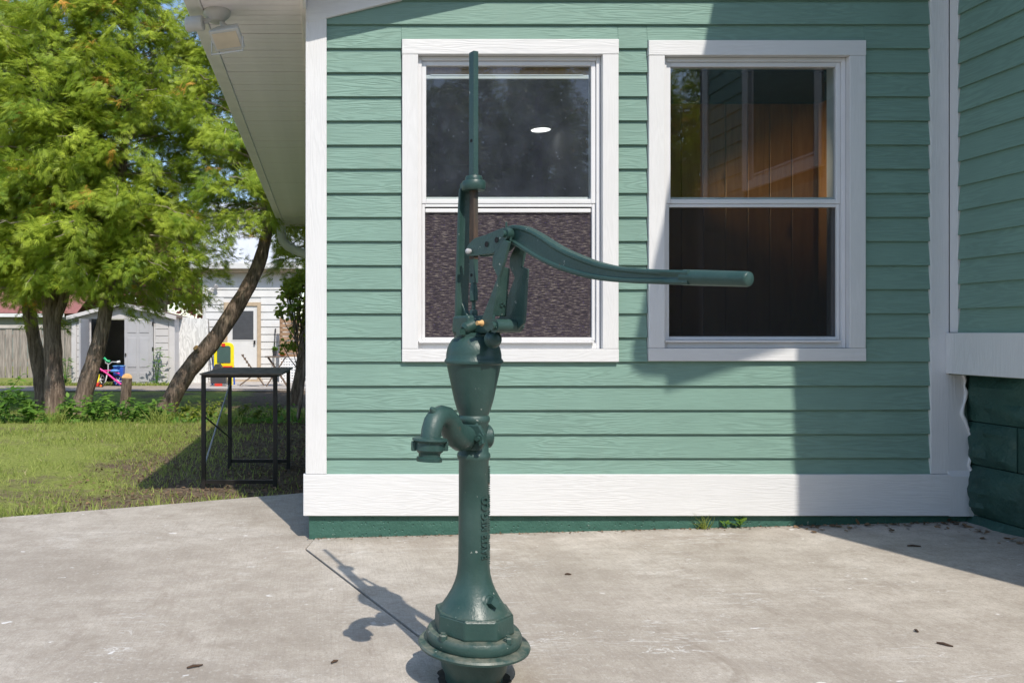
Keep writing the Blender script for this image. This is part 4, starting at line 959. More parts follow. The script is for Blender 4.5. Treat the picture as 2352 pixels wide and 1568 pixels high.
cedar('cedar_tree', 'strongly slanting cedar trunk that crosses in front of the white house door', [b4, TP(420, 870, 8.9), TP(500, 770, 8.9), TP(572, 655, 8.9), TP(605, 570, 9.0), TP(612, 470, 9.1), TP(560, 300, 9.2), TP(530, 100, 9.2)], [.17, .15, .135, .12, .10, .08, .05, .02], 2.95, 6.9, 1.75, 78)
p = TP(452, 801, 8.76); b = MB(); b.lathe([(.055, -.08), (.05, .03), (.047, .035)], p, 12, (-.5, -.7, .6)); slant = [o for o in bpy.data.objects if o.get('label', '').startswith('strongly slanting')][0]; b.build('cut_limb', M['bark'], slant, 40)
b = MB(); b.lathe([(.046, .036), (.001, .038)], p, 12, (-.5, -.7, .6)); b.build('cut_face', M['cut'], slant)
b5 = G(TP(672, 950, 10.7))
cedar('cedar_tree', 'thin dark cedar just past the end of the house behind the downspout', [b5, TP(690, 850, 10.7), TP(700, 760, 10.7), TP(708, 640, 10.7), TP(700, 480, 10.8), TP(690, 300, 10.8)], [.11, .10, .085, .07, .05, .02], 2.1, 4.9, .90, 30)
b6 = G(TP(-45, 940, 9.5))
filler = cedar('cedar_tree', 'bushy cedar at the far end of the row beside the board fence', [b6, TP(-45, 700, 9.5), TP(-50, 400, 9.5), TP(-40, 0, 9.5)], [.14, .12, .09, .04], 1.9, 7.3, 1.7, 68)
# the row across the yard, behind the photographer, that the panes mirror
for i, (x_, y_, s_) in enumerate(((-2.6, -15.5, 1.25), (.2, -16.2, 1.3), (2.8, -15.2, 1.2), (5.4, -16.2, 1.3), (8.0, -15.4, 1.2), (10.6, -16.6, 1.3), (-5.5, -16.5, 1.3), (13.4, -16, 1.3), (-1, -18.6, 1.4), (4.2, -18.8, 1.4), (9.2, -19, 1.4), (1.6, -21, 1.6), (6.8, -21, 1.6), (-3.8, -21, 1.6), (12, -21, 1.6))):
    c_ = copy_tree(filler, (x_, y_, -2.1), i*1.3, s_, 'cedar in the row across the yard mirrored in the window panes'); c_['group'] = 'cedars mirrored in the panes'
    inv = Matrix.Translation(-b6)
    for ch in c_.children: ch.matrix_parent_inverse = inv
def round_tree(name, label, base, h, rx, mat, n, size, group=None, trunk=.14, low=.35):
    base = Vector(base); t = thing(name, label, 'tree', base, group); b = MB()
    trunk_mesh(b, [base, base+Vector((.1, 0, h*.4)), base+Vector((0, .1, h*.85))], [trunk, trunk*.8, trunk*.3], 8)
    nl = 26; cl = []
    for i in range(nl):
        a = i*2.4; z_ = h*(low+.62*random.random()); r_ = rx*random.uniform(.35, 1)*math.sqrt(max(.1, 1-((z_/h-.62)/.45)**2)); q_ = base+Vector((math.cos(a)*r_, math.sin(a)*r_, z_)); cl.append(q_)
        b.tube([base+up*min(z_*.7, h*.6), base.lerp(q_, .6)+up*z_*.25, q_], [trunk*.35, trunk*.2, .01], 5)
    b.build('trunk', M['bark'], t, 60)
    cl = np.array([tuple(q_) for q_ in cl]); cen = cl[rng.integers(0, nl, n)]
    pos = cen+unit(n)*(rng.uniform(0, 1, n)**.6*rx*.36)[:, None]
    V, F, tt = scatter(LF*np.array([1.3, 1, 1]), LFF, pos, unit(n)+np.array([0, 0, -.4]), np.tile([0, -.3, 1.], (n, 1))+unit(n)*.7, rng.uniform(.6, 1.2, n)*size, rng.uniform(0, .95, n))
    o = link('crown', mesh_np('crown', V, F, M[mat], tt)); adopt(o, t); return t
round_tree('maple_tree', 'dark red leaved maple far behind the sheds', (-7.4, 33, -.3), 6.5, 2.2, 'leaf_r', 2600, .24)
round_tree('shade_tree', 'broad green tree far behind the plywood panel', (-8.6, 36, -.3), 8.0, 3.6, 'leaf', 6000, .28)
round_tree('shade_tree', 'broad green tree behind the red roofed house', (-16, 42, -.3), 9.0, 4.6, 'leaf', 6000, .34)
round_tree('garden_shrub', 'upright yellow green shrub between the bistro table and the house corner', (-.40, 7.6, -.21), 2.1, .36, 'leaf_y', 900, .085, None, .03, .45)

# ------------------------------------------------------------------ stump and bed plants
p = S(306, 1003, 8.4); st = thing('cut_stump', 'tall sawn stump with fresh orange cut top among the bed plants', 'stump', (p.x, 8.4, -.22))
b = MB(); pt_ = [Vector((p.x-.03, 8.4, -.28)), Vector((p.x, 8.4, 0)), S(309, 940, 8.38), S(310, 922, 8.36)]; b.tube(pt_, [.095, .085, .082, .082], 12); b.build('trunk', M['bark'], st, 50)
b = MB(); b.lathe([(.080, 0), (.079, .008), (.001, .009)], pt_[-1], 14, pt_[-1]-pt_[-2]+Vector((.02, -.12, .0))); b.build('cut_face', M['cut'], st)
def bedplant(i, x, Y, h, n, size, mat, label, group):
    base = Vector((x, Y, gz(x, Y)-.02)); stems = MB(); pos = []; dv = []; nm = []
    ns = random.randint(4, 7)
    for s_ in range(ns):
        a = random.uniform(0, 6.28); ln = h*random.uniform(.6, 1.1); tip = base+Vector((math.cos(a)*ln*.6, math.sin(a)*ln*.45, ln))
        mid = base.lerp(tip, .5)+up*ln*.15; stems.tube([base, mid, tip], [.008, .006, .003], 5)
        for k_ in range(n//ns):
            u = .25+.75*random.random(); q_ = base.lerp(mid, u*2) if u < .5 else mid.lerp(tip, u*2-1)
            aa = random.uniform(0, 6.28); pos.append(q_+Vector((random.gauss(0, .03), random.gauss(0, .03), random.gauss(0, .03)))); dv.append((math.cos(aa)+math.cos(a)*.6, math.sin(aa)+math.sin(a)*.6-.2, random.uniform(-.5, .35))); nm.append((random.gauss(0, .3), -.25, 1))
    V, F, tt = scatter(LF*np.array([.95, 1, 1]), LFF, np.array([tuple(q_) for q_ in pos]), np.array(dv), np.array(nm), rng.uniform(.6, 1.15, len(pos))*size, rng.uniform(0, .95, len(pos)))
    t = thing('bed_plant', label, 'plant', base, group)
    o = link('leaves', mesh_np('leaves', V, F, M[mat], tt)); adopt(o, t)
    stems.build('stem', M['leaf'], t)
spots = [(-6, 8.0, .6), (-5.75, 7.4, .55), (-5.4, 7.8, .66), (-5.15, 7.3, .52), (-4.85, 7.7, .66), (-4.62, 7.3, .5), (-4.4, 7.9, .42), (-4.2, 7.3, .28), (-3.95, 7.8, .3), (-3.7, 7.6, .36), (-3.45, 7.9, .42), (-3.3, 7.4, .33), (-3.05, 7.8, .40), (-2.8, 7.5, .30), (-2.62, 8.0, .34), (-2.4, 7.6, .26)]
BEDL = ('leafy green plant in the bed below the end of the board fence', 'tall leafy green plant in front of the slim dark curving trunk', 'tall leafy green plant at the foot of the forked cedar', 'leafy green plant between the forked cedar and the trunk leaning toward the shed', 'short leafy green plant in front of the trunk leaning toward the shed', 'leafy green plant beside the sawn stump', 'leafy green plant between the sawn stump and the slanting trunk', 'leafy green plant at the foot of the slanting trunk')
for i, (x_, y_, h_) in enumerate(spots): bedplant(i, x_, y_, h_, 100, .14 if i < 7 else .115, 'leaf', BEDL[i//2], 'leafy plants under the cedars')
for i, (x_, y_, h_) in enumerate(((-2.2, 7.9, .26), (-1.95, 7.5, .30), (-1.75, 8.0, .32), (-1.5, 7.6, .2), (-1.3, 8.1, .24), (-1.05, 7.7, .2), (-.8, 8.0, .26))): bedplant(i, x_, y_, h_, 110, .07, 'leaf_y', ('low yellow green plant between the slanting trunk and the work table', 'low yellow green plant in the bed behind the work table')[i > 2], 'low plants beyond the table')
for i, (x_, y_) in enumerate(((-2.35, 7.2), (-1.35, 7.1), (-3.75, 7.05))):
    tuft('long_grass', 'clump of long pale grass at the edge of the planting bed', (x_, y_, gz(x_, y_)), 60, .34, .07, group='long grass clumps by the bed', lean=.45, wid=.6)
# far ground cover along the drive and fence
n = 9000; pos = np.c_[rng.uniform(-14, -1, n), rng.uniform(16.7, 17.4, n), np.zeros(n)]; pos = pos[(pos[:, 0] < -3.7)]; n = len(pos); pos[:, 2] = [gz(a, b_) for a, b_, _ in pos]
V, F, tt = scatter(T*np.array([3, 1, 1]), BLF, pos, np.c_[rng.normal(0, .5, (n, 2)), np.ones(n)], unit(n), rng.uniform(.05, .13, n), rng.uniform(0, .9, n))
o = link('far_grass', mesh_np('far_grass', V, F, M['grass'], tt)); o['kind'] = 'stuff'; o['label'] = 'grass verge in front of the sheds beyond the driveway'; o['category'] = 'grass'
n = 2600; pos = np.c_[rng.uniform(-9, -.3, n), 7.2+rng.exponential(.9, n), np.zeros(n)]; pos[:, 2] = [gz(a, b_)+.01 for a, b_, _ in pos]
V, F, tt = scatter(LF, LFF, pos, np.c_[rng.normal(size=(n, 2)), rng.uniform(.1, 1.2, n)], np.tile([0, -.3, 1.], (n, 1))+unit(n)*.6, rng.uniform(.04, .10, n), rng.uniform(0, .8, n))
o = link('ground_cover', mesh_np('ground_cover', V, F, M['leaf'], tt)); o['kind'] = 'stuff'; o['label'] = 'low ground cover leaves filling the planting bed'; o['category'] = 'ground cover'

# ------------------------------------------------------------------ neighbour's white house
YN = 18.7
nh = thing('neighbour_house', 'white lap sided house with tan door frame and metal roof beyond the drive', 'house', (-1.5, YN, -.3))
xl, xr = S(497, 0, YN).x, S(700, 0, YN).x; zb, ze = -.36, S(0, 668, YN).z
b = MB(); b.box(xl, xr, YN, YN+.15, zb, ze+.3); b.box(xl, xl+.1, YN+.15, YN+7, zb, ze+.3); b.box(xr-.1, xr, YN+.15, YN+7, zb, ze+.3); nw = b.build('wall', M['white_lap'], nh)
dx0, dx1 = S(547, 0, YN).x, S(637, 0, YN).x; dz1 = S(0, 738, YN).z
NF = FR((0, YN, 0), (1, 0, 0), (0, -1, 0))
step = 18.1/1993*(YN-CY); z = S(0, 942, YN).z
pr = [(.032, 0), (.006, step+.02), (0, step+.02), (0, 0)]
while z < ze:
    for a0, a1 in (((xl+.06, dx0-.002), (dx1+.002, xr)) if z < dz1-.02 else ((xl+.06, xr),)):
        b = MB(); vs = [NF.p(a0, q_, z+c_) for q_, c_ in pr]+[NF.p(a1, q_, z+c_) for q_, c_ in pr]
        b.add(vs, [(0, 1, 2, 3), (7, 6, 5, 4)]+[(i, 4+i, 4+(i+1)%4, (i+1)%4) for i in range(4)]); b.build('clapboard', M['white_lap'], nw)
    z += step
b = MB(); NF.box(b, xl-.02, xl+.058, 0, .04, zb, ze+.2); b.build('corner_board', M['white_lap'], nh)
for a0, a1, z0_, z1_ in ((dx0, dx0+.10, -.25, dz1), (dx1-.10, dx1, -.25, dz1), (dx0+.10, dx1-.10, dz1-.10, dz1)):
    b = MB(); NF.box(b, a0, a1, 0, .06, z0_, z1_); b.build('door_casing', M['tan'], nh)
b = MB(); NF.box(b, dx0+.10, dx1-.10, 0, .025, -.22, dz1-.10); door = b.build('door', M['white_lap'], nh)
gx0, gx1, gz0, gz1 = S(568, 0, YN).x, S(619, 0, YN).x, S(0, 829, YN).z, S(0, 759, YN).z
b = MB(); NF.box(b, gx0-.03, gx1+.03, .025, .033, gz0-.03, gz1+.03); b.build('glazing_frame', M['white_lap'], door)
b = MB(); NF.box(b, gx0, gx1, .033, .036, gz0, gz1); b.build('glazing', M['blind'], door)
for i in range(19):
    zz_ = gz0+(gz1-gz0)*(i+.5)/19; b = MB(); NF.box(b, gx0+.01, gx1-.01, .036, .044, zz_-.010, zz_+.008); b.build('blind_slat', M['charcoal' if False else 'blind'], door)
b = MB(); NF.box(b, S(620, 0, YN).x, S(624, 0, YN).x, .025, .09, S(0, 840, YN).z, S(0, 831, YN).z); b.build('door_handle', M['black'], door)
b = MB(); NF.box(b, dx0-.05, dx1+.05, -.02, .25, -.34, -.23); b.build('door_step', M['tan'], nh)
zf0, zf1 = S(0, 655, YN-.35).z, S(0, 641, YN-.35).z
b = MB(); b.box(xl-.3, 2.5, YN-.34, YN+.1, zf0-.09, zf0-.01); b.build('soffit', M['tan'], nh)
b = MB(); b.box(xl-.32, 2.5, YN-.44, YN-.34, zf0-.02, zf1); b.build('gutter', M['white_lap'], nh, bevel=.02)
b = MB(); b.prism([(YN-.40, zf1), (YN+3.6, zf1+2.3), (YN+7.6, zf1), (YN+7.6, zf1-.08), (YN+3.6, zf1+2.22), (YN-.40, zf1-.08)], (xl-.35, 0, 0), (0, 1, 0), (0, 0, 1), (6.5, 0, 0)); nr = b.build('roof', M['metal_roof'], nh)
for i in range(13):
    x_ = xl-.3+i*.5; b = MB(); b.bar((x_, YN-.39, zf1+.012), (x_, YN+3.55, zf1+2.29), .03, .03); b.build('roof_seam', M['metal_roof'], nr)
b = MB(); b.add([(xl, YN+.05, ze), (xl, YN+7, ze), (xl, YN+3.6, zf1+2.2), (xl+.1, YN+.05, ze), (xl+.1, YN+7, ze), (xl+.1, YN+3.6, zf1+2.2)], [(0, 1, 2), (3, 5, 4), (0, 2, 5, 3), (1, 4, 5, 2)]); b.build('gable', M['white_lap'], nh)
# twin flood lamp on it
p = S(514, 708, YN); yl = thing('yard_lamp', 'small twin headed flood lamp high on the white lap wall', 'lamp', p)
b = MB(); b.lathe([(.06, 0), (.06, .05), (.03, .06)], p+Vector((0, -.033, 0)), 14, (0, -1, 0)); b.build('base', M['p_white'], yl, 40)
for dx, dz in ((.17, .10), (-.0, -.06)):
    b = MB(); c_ = p+Vector((dx, -.14, dz)); b.tube([p+Vector((0, -.08, 0)), c_], .012, 6); b.lathe([(.03, -.08), (.05, 0), (.065, .05), (.06, .06)], c_, 14, (dx*2, -1, -.55)); b.build('lamp_head', M['steel'], yl, 40)
# brown slatted wall and lattice beside it
YL = 18.2
t = thing('slatted_screen', 'brown horizontal slat screen beside the white house', 'fence', (S(700, 0, YL).x, YL, -.3))
for i in range(9):
    b = MB(); z_ = S(0, 868-i*10.5, YL).z; b.box(S(684, 0, YL).x, S(765, 0, YL).x, YL, YL+.03, z_-.05, z_+.05); b.build('slat', M['brownwood'], t)
for x_ in (686, 725, 763):
    b = MB(); b.box(S(x_, 0, YL).x-.04, S(x_, 0, YL).x+.04, YL+.032, YL+.11, -.3, S(0, 775, YL).z); b.build('post', M['brownwood'], t)
t = thing('lattice_panel', 'white square lattice skirt panel low beside the bistro table', 'lattice', (S(715, 0, YL).x, YL-.1, -.3))
lx0, lx1, lz0, lz1 = S(684, 0, YL-.1).x, S(762, 0, YL-.1).x, -.28, S(0, 873, YL-.1).z
nx, nz = 12, 9
for i in range(nx+1):
    b = MB(); x_ = lx0+(lx1-lx0)*i/nx; b.box(x_-.022, x_+.022, YL-.1, YL-.09, lz0, lz1); b.build('upright_slat', M['p_white'], t)
for i in range(nz+1):
    b = MB(); z_ = lz0+(lz1-lz0)*i/nz; b.box(lx0, lx1, YL-.111, YL-.101, z_-.022, z_+.022); b.build('cross_slat', M['p_white'], t)
# poles leaning on the wall
for (xa_, ya_, xb_, yb_, lab, r_) in ((508, 792, 525, 935, 'black handled garden tool leaning on the wall by the plywood panel', .022), (672, 812, 666, 930, 'thin dark pole leaning on the wall behind the bistro table', .014)):
    p, q_ = S(xa_, ya_, YN-.08), S(xb_, yb_, YN-.5); q_.z = max(q_.z, -.27)
    t = thing('garden_pole', lab, 'tool', q_); b = MB(); b.tube([p, q_], r_, 7); b.build('shaft', M['black'], t, 60)
    b = MB(); b.tube([p, p+(p-q_).normalized()*.12], r_*1.5, 7); b.build('grip', M['p_rubber'], t, 60)
# ------------------------------------------------------------------ plywood panel, shed, fence, red roofed house
YP = 17.9
b = MB(); b.prism([(S(427, 0, YP).x, -.3), (S(508, 0, YP).x, -.3), (S(508, 0, YP).x, S(0, 779, YP).z), (S(427, 0, YP).x, S(0, 772, YP).z)], (0, YP, 0), (1, 0, 0), (0, 0, 1), (0, .03, 0))
t = thing('plywood_panel', 'whitewashed plywood fence panel between the shed and the white house', 'fence', (S(467, 0, YP).x, YP, -.3)); b.build('sheet', M['ply'], t)
for x_ in (431, 504): bb = MB(); bb.box(S(x_, 0, YP).x-.045, S(x_, 0, YP).x+.045, YP+.032, YP+.11, -.32, S(0, 778, YP).z); bb.build('post', M['fencewood'], t)
YS = 17.2
X_ = lambda x: S(x, 0, YS).x
Z_ = lambda y: S(0, y, YS).z
sh = thing('storage_shed', 'pale grey resin garden shed with one door open', 'shed', (X_(300), YS, -.3))
SF = FR((0, YS, 0), (1, 0, 0), (0, -1, 0)); zb = -.32
def srect(name, x0, x1, y0, y1, n0, n1, mat, parent=sh, bevel=.008):
    b = MB(); SF.box(b, X_(x0), X_(x1), n0, n1, Z_(y1), Z_(y0)); return b.build(name, M[mat], parent, bevel=bevel)
wl = srect('front_wall', 176, 222, 778, 941, -.06, 0, 'resin'); wr = srect('front_wall', 375, 426, 778, 941, -.06, 0, 'resin')
for i in range(9):
    y0 = 787+17*i; srect('wall_panel', 188, 220, y0, y0+15.6, 0, .018, 'resin', wl, .006); srect('wall_panel', 380, 411, y0, y0+15.6, 0, .018, 'resin', wr, .006)
srect('corner_post', 175, 187, 778, 941, .0, .03, 'resin'); srect('corner_post', 413, 427, 778, 941, .0, .03, 'resin')
b = MB(); b.box(X_(176), X_(176)+.06, YS+.06, YS+2.4, zb, Z_(776)); b.box(X_(426)-.06, X_(426), YS+.06, YS+2.4, zb, Z_(776)); b.box(X_(176), X_(426), YS+2.4, YS+2.46, zb, Z_(776)); b.build('side_wall', M['resin'], sh)
b = MB(); b.box(X_(177), X_(425), YS+.05, YS+2.4, zb, -.27); b.build('floor', M['charcoal'] if 'charcoal' in M else M['p_charcoal'], sh)
b = MB(); b.prism([(X_(176), Z_(778)), (X_(426), Z_(778)), (X_(426), Z_(774)), (X_(298), Z_(748)), (X_(176), Z_(774))], (0, YS-.005, 0), (1, 0, 0), (0, 0, 1), (0, .06, 0)); b.build('gable', M['resin'], sh)
for xa_, xb_ in ((168, 298), (434, 298)):
    b = MB(); ya_, yb_ = 777, 744
    pl = [(X_(xa_), Z_(ya_)), (X_(xb_), Z_(yb_)), (X_(xb_), Z_(yb_)+.05), (X_(xa_), Z_(ya_)+.05)]
    b.prism(pl, (0, YS-.16, 0), (1, 0, 0), (0, 0, 1), (0, 2.7, 0)); b.build('roof', M['brownroof'], sh)
    b = MB(); pl = [(X_(xa_)-.01, Z_(ya_)-.04), (X_(xb_), Z_(yb_)-.02), (X_(xb_), Z_(yb_)+.07), (X_(xa_)-.01, Z_(ya_)+.06)]
    b.prism(pl, (0, YS-.19, 0), (1, 0, 0), (0, 0, 1), (0, .03, 0)); b.build('rake_trim', M['resin'], sh)
d = srect('door', 304, 374, 779, 940, -.03, .02, 'resin_d')
for x0, x1 in ((312, 334), (341, 364)):
    for y0, y1 in ((786, 812), (824, 896), (909, 932)): srect('door_panel', x0, x1, y0, y1, .02, .034, 'resin_d', d, .012)
for y_ in (790, 851): srect('hinge', 372, 376, y_-4, y_+4, .02, .05, 'black', d, .003)
srect('latch', 306, 309, 862, 869, .02, .05, 'black', d, .003)
b = MB(); b.obox((X_(222)-.05, YS-.42, (Z_(779)+zb)/2), ((0, 1, 0), (1, .1, 0), (0, 0, 1)), (.40, .02, (Z_(779)-zb)/2)); b.build('open_door', M['resin_d'], sh)
# fence far left
YF = 20.8
fn = thing('board_fence', 'weathered grey board fence with pale cap rail beyond the first trunks', 'fence', (S(40, 0, YF).x, YF, -.3))
x_ = S(-60, 0, YF).x; xe = S(172, 0, YF).x; bw = 18.2/1993*(YF-CY); zt = S(0, 801, YF).z; i = 0
while x_ < xe:
    b = MB(); b.box(x_+.010, x_+bw-.022, YF+(i % 2)*.02, YF+.022+(i % 2)*.02, -.3, zt+random.uniform(-.02, .0)); b.build('board', M['fencewood'], fn); x_ += bw; i += 1
b = MB(); b.box(S(-60, 0, YF).x, xe, YF-.03, YF+.07, zt+.002, zt+.10); b.build('cap_rail', M['conc2'], fn)
for z_ in (.2, .95): b = MB(); b.box(S(-60, 0, YF).x, xe, YF+.045, YF+.085, z_, z_+.09); b.build('rail', M['fencewood'], fn)
YH = 29.5
rh = thing('red_roof_house', 'low house with red shingle roof and white fascia behind the board fence', 'house', (S(20, 0, YH).x, YH, -.3))
b = MB(); b.box(S(-260, 0, YH).x, S(150, 0, YH).x, YH, YH+6, -.4, S(0, 772, YH).z); b.build('wall', M['greywall'], rh)
z0_ = S(0, 764, YH-.4).z
b = MB(); b.box(S(-280, 0, YH).x, S(165, 0, YH).x, YH-.45, YH-.40, z0_-.16, z0_); b.build('fascia', M['white_lap'], rh)
b = MB(); b.prism([(YH-.45, z0_), (YH+4.2, z0_+2.0), (YH+8.5, z0_), (YH+8.5, z0_-.1), (YH+4.2, z0_+1.9), (YH-.45, z0_-.02)], (S(-285, 0, YH).x, 0, 0), (0, 1, 0), (0, 0, 1), (S(195, 0, YH).x-S(-285, 0, YH).x, 0, 0)); b.build('roof', M['redroof'], rh)
# ------------------------------------------------------------------ toys by the shed and the easel
def wheel(parent, c, r, axis_, tyre='p_rubber', rim='p_white', wd=.022):
    b = MB(); N = 20; ax = Vector(axis_).normalized(); a = ax.cross(up).normalized(); c = Vector(c); vs = []; fs = []
    for i in range(N):
        t_ = 2*math.pi*i/N; rd = a*math.cos(t_)+up*math.sin(t_)
        for k_ in range(6): s_ = 2*math.pi*k_/6; vs.append(c+rd*(r+wd*math.cos(s_))+ax*wd*math.sin(s_))
    for i in range(N):
        for k_ in range(6): fs.append((i*6+k_, ((i+1) % N)*6+k_, ((i+1) % N)*6+(k_+1) % 6, i*6+(k_+1) % 6))
    b.add(vs, fs); wh = b.build('wheel', M[tyre], parent, 60)
    b = MB()
    for i in range(6):
        t_ = math.pi*i/3; b.tube([c, c+(a*math.cos(t_)+up*math.sin(t_))*r], .008, 4)
    b.lathe([(.03, -.02), (.03, .02)], c, 10, ax); b.build('spokes', M[rim], wh)
YK = 16.55; zg_ = gz(-6, YK)
def kp(x, y, dy=0): return S(x, y, YK+dy)
bk = thing('kids_bicycle', 'pink kids bicycle with green grips by the open shed door', 'bicycle', (kp(265, 0).x, YK, zg_))
for pth, m_, nm_, r_ in (([(242, 899), (262, 912), (282, 928), (296, 938)], 'p_pink', 'frame', .026), ([(247, 905), (270, 904), (292, 912)], 'p_pink', 'top_tube', .02), ([(262, 912), (258, 930), (250, 938)], 'p_white', 'fork', .016), ([(256, 876), (258, 886), (266, 889), (274, 883), (287, 884)], 'steel', 'handlebar', .015), ([(264, 888), (264, 910)], 'steel', 'stem', .018)):
    b = MB(); b.tube([kp(*q_) for q_ in pth], r_, 7); b.build(nm_, M[m_], bk, 60)
b = MB(); b.tube([kp(254, 873), kp(261, 881), kp(269, 882)], .032, 8); b.build('grip', M['p_green'], bk, 60)
b = MB(); b.tube([kp(286, 884), kp(293, 882)], .03, 8); b.build('grip', M['p_white'], bk, 60)
b = MB(); b.ball(kp(280, 905), .12, 10, (1.1, .6, .35)); b.build('saddle', M['p_sky_b'], bk, 60)
wheel(bk, kp(244, 926), .13, (.35, 1, .1)); wheel(bk, kp(288, 930, .1), .13, (.15, 1, .1))
tk = thing('ride_on_toy', 'yellow and red ride on toy in front of the pink bicycle', 'toy', (kp(238, 0).x, YK-.35, zg_))
b = MB(); b.tube([kp(233, 940, -.4), kp(240, 925, -.35), kp(240, 914, -.3)], .035, 7); b.build('frame', M['p_yellow'], tk, 60)
b = MB(); b.obox(kp(233, 938, -.4), ((1, 0, 0), (0, 1, 0), (0, 0, 1)), (.10, .10, .05)); b.build('seat', M['p_red'], tk, bevel=.02)
for dx in (-.1, .12): wheel(tk, kp(236, 939, -.4)+Vector((dx, -.05, -.02)), .05, (0, 1, 0), 'p_rubber', 'p_orange', .016)
bn = thing('storage_bin', 'blue plastic storage bin standing in the shed doorway', 'bin', (kp(293, 0, .25).x, YK+.25, zg_))
c_ = kp(291, 905, .25); b = MB(); b.add([Vector((c_.x+sx*(.11+.02*k_), YK+.25+sy*(.10+.02*k_), zg_+.01+.50*k_)) for k_ in (0, 1) for sx, sy in ((-1, -1), (1, -1), (1, 1), (-1, 1))], [(0, 1, 2, 3)]+[(i, (i+1) % 4, 4+(i+1) % 4, 4+i) for i in range(4)]+[(4, 5, 6, 7)]); b.build('tub', M['p_blue'], bn, bevel=.015)
b = MB(); b.box(c_.x-.14, c_.x+.14, YK+.12, YK+.38, zg_+.512, zg_+.54); b.build('lid', M['p_sky_b'], bn, bevel=.01)
YE = 16.9; zp = gz(-2, YE)+.03
E_ = lambda x, y, dy=0: S(x, y, YE+dy)
es = thing('kids_easel', 'yellow framed kids chalkboard easel with blue legs by the white wall', 'easel', (E_(546, 0).x, YE, zp))
def rrect(x0, x1, y0, y1, r, n=5):
    out = []
    for cx, cy_, a0 in ((x1-r, y0+r, 0), (x0+r, y0+r, 90), (x0+r, y1-r*.4, 180), (x1-r, y1-r*.4, 270)):
        rr_ = r if a0 < 180 else r*.4
        for k_ in range(n+1):
            a = R(a0+90*k_/n); q_ = (cx if a0 < 180 else (x0+rr_ if a0 == 180 else x1-rr_))+rr_*math.cos(a); w_ = cy_-rr_*math.sin(a); p_ = E_(q_, w_); out.append((p_.x, p_.z))
    return out
b = MB(); b.prism(rrect(522, 571, 836, 902, 12), (0, YE, 0), (1, 0, 0), (0, 0, 1), (0, .05, 0)); ef = b.build('frame', M['p_yellow'], es, bevel=.01)
b = MB(); b.prism(rrect(530, 563, 844, 886, 6), (0, YE-.012, 0), (1, 0, 0), (0, 0, 1), (0, .011, 0)); b.build('chalkboard', M['p_chalk'], ef, bevel=.004)
b = MB(); p0, p1 = E_(541, 846), E_(550, 838); b.box(p0.x, p1.x, YE-.03, YE-.013, p0.z, p1.z); b.build('clip', M['p_red'], ef, bevel=.006)
b = MB(); p0, p1 = E_(545, 901), E_(568, 893); b.box(p0.x, p1.x, YE-.12, YE-.001, p0.z, p1.z); b.build('tray', M['p_red'], ef, bevel=.01)
for x0, x1 in ((523, 517), (568, 571)):
    b = MB(); b.tube([E_(x0, 860, .06), Vector((E_(x1, 930).x, YE+.12, zp))], .022, 7); b.build('leg', M['p_blue'], es)
for x0 in (526, 566):
    b = MB(); b.tube([E_(x0, 900, .02), Vector((E_(x0, 930).x, YE-.02, zp))], .026, 7); b.build('leg', M['p_yellow'], es)
sb = thing('dark_bin', 'charcoal wedge shaped bin with red rim in front of the easel', 'bin', (E_(532, 0, -.5).x, YE-.5, zp))
b = MB(); pl = [E_(514, 936, -.5), E_(553, 936, -.5), E_(549, 908, -.5), E_(535, 888, -.5), E_(525, 889, -.5), E_(516, 906, -.5)]
b.prism([(q_.x, max(q_.z, zp)) for q_ in pl], (0, YE-.5, 0), (1, 0, 0), (0, 0, 1), (0, .3, 0)); b.build('body', M['p_charcoal'], sb, bevel=.01)
b = MB(); p0, p1 = E_(524, 938, -.5), E_(543, 932, -.5); b.box(p0.x, p1.x, YE-.54, YE-.501, zp, zp+.07); b.build('rim', M['p_red'], sb, bevel=.01)
# bistro chair and table
YC = 16.3; zc = gz(-1, YC)+.03
C_ = lambda x, y, dy=0: S(x, y, YC+dy)
def chair(label, off):
    ch = thing('folding_chair', label, 'chair', (C_(612, 0).x+off, YC, zc), 'bistro chairs by the white house')
    def q_(x, y, dy=0): v = C_(x, y, dy); v.x += off; v.z = max(v.z, zc+.012); return v
    for dy in (-.2, .2):
        b = MB(); b.bar(q_(590, 865, dy), q_(645, 941, dy), .03, .035, (0, 1, 0)); b.build('leg', M['oldwood'], ch)
        b = MB(); b.bar(q_(632, 905, dy), q_(585, 941, dy), .03, .035, (0, 1, 0)); b.build('leg', M['oldwood'], ch)
    for k_ in range(4):
        b = MB(); p0 = q_(591+5*k_, 868+8*k_, -.21); b.bar(p0, p0+Vector((0, .42, 0)), .015, .05); b.build('back_slat', M['oldwood'], ch)
    for k_ in range(6):
        b = MB(); p0 = q_(611+5*k_, 905, -.2); b.bar(p0, p0+Vector((0, .40, 0)), .045, .015); b.build('seat_slat', M['oldwood'], ch)
    return ch
chair('slatted wooden folding chair between the easel and the bistro table', 0)
chair('slatted wooden folding chair mostly hidden behind the thin dark cedar', 1.45)
bt = thing('bistro_table', 'small round wooden folding table with a pot on it', 'table', (C_(676, 0).x, YC, zc))
tc = C_(676, 872); b = MB(); b.lathe([(.30, 0), (.31, .008), (.31, .022), (.30, .03)], tc, 28); b.build('table_top', M['tabletop'], bt, 40)
for s_ in (-1, 1):
    for dy in (-.16, .16):
        b = MB(); p0 = tc+Vector((s_*.22, dy, 0)); p1 = Vector((tc.x-s_*.26, YC+dy, zc+.012)); b.bar(p0, p1, .025, .04, (0, 1, 0)); b.build('leg', M['oldwood'], bt)
t = thing('plant_pot', 'dark pot with a small plant on the bistro table', 'pot', tc+Vector((-.04, 0, .03))); p = tc+Vector((-.06, .05, .031))
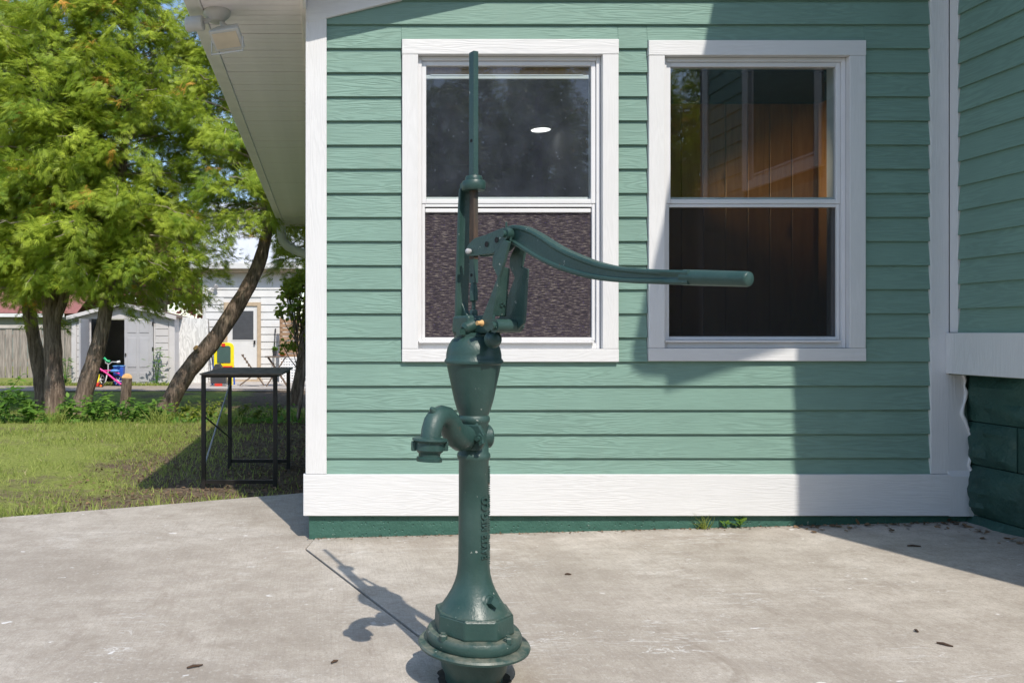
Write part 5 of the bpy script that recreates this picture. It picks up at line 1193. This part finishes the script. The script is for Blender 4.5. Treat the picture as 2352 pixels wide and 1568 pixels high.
b = MB(); b.lathe([(.045, 0), (.06, .12), (.065, .12), (.065, .14)], p, 14); b.build('pot', M['p_charcoal'], t, 40)
n = 26; V, F, tt = scatter(LF, LFF, np.tile(np.array(p)+[0, 0, .13], (n, 1)), np.c_[rng.normal(0, .5, (n, 2)), np.ones(n)], unit(n), rng.uniform(.08, .16, n), rng.uniform(0, .9, n)); o = link('leaves', mesh_np('leaves', V, F, M['leaf'], tt)); adopt(o, t)
t = thing('orange_bowl', 'small orange bowl beside the pot on the bistro table', 'bowl', tc+Vector((.14, 0, .03))); p = tc+Vector((.15, -.05, .031))
b = MB(); b.lathe([(.04, 0), (.075, .03), (.08, .06), (.07, .06), (.03, .02)], p, 16, cap=False); b.build('bowl', M['p_orange'], t, 40)
b = MB(); b.tube([p+Vector((-.08, 0, .05)), p+Vector((-.11, 0, .06))], .012, 6); b.build('lip', M['p_orange'], t, 40)
# pale tall weeds by the shed door
for x_, lab in ((383, 'tall thin leaved weed growing against the shed beside its closed door'), (160, 'bushy weed at the shed corner next to the board fence')):
    base = S(x_, 940, 16.9); base.z = gz(base.x, 16.9); n = 60; hh = 1.0 if x_ > 200 else .75
    pos = np.array(base)+np.c_[rng.normal(0, .1, n), rng.normal(0, .06, n), rng.uniform(.05, 1, n)*hh]; V, F, tt = scatter(LF*np.array([.55, 1, 1]), LFF, pos, np.c_[rng.normal(0, 1, (n, 2)), rng.uniform(-.5, .6, n)], np.tile([0, -.3, 1.], (n, 1)), rng.uniform(.10, .22, n), rng.uniform(0, .6, n))
    o = link('tall_weed', mesh_np('tall_weed', V, F, M['leaf'], tt)); tag(o, lab, 'plant'); s_ = MB()
    for dx in (-.08, 0, .07): s_.tube([base, base+Vector((dx*.6, 0, hh*.5)), base+Vector((dx*1.3, 0, hh))], [.012, .009, .004], 5)
    s_.build('stem', M['leaf'], o)
# white ring fixture on the side wall, showing past the corner board
p = S(757, 745, 4.0); t = thing('hose_hanger', 'white curved hose hanger showing past the corner board', 'hose hanger', p)
b = MB(); rr_ = .13; pts = [p+Vector((.10-rr_*math.cos(a), 0, rr_*1.35*math.sin(a))) for a in np.linspace(-1.4, 1.4, 14)]; b.tube(pts, .012, 8); b.build('hoop', M['vinyl'], t, 60)
b = MB(); b.lathe([(.10, 0), (.10, .03), (.04, .05)], p+Vector((.10, 0, .05)), 20, (-1, -.4, 0)); b.build('back_plate', M['vinyl'], t, 50)
for o in bpy.data.objects:
    if '_w' in o: del o['_w']
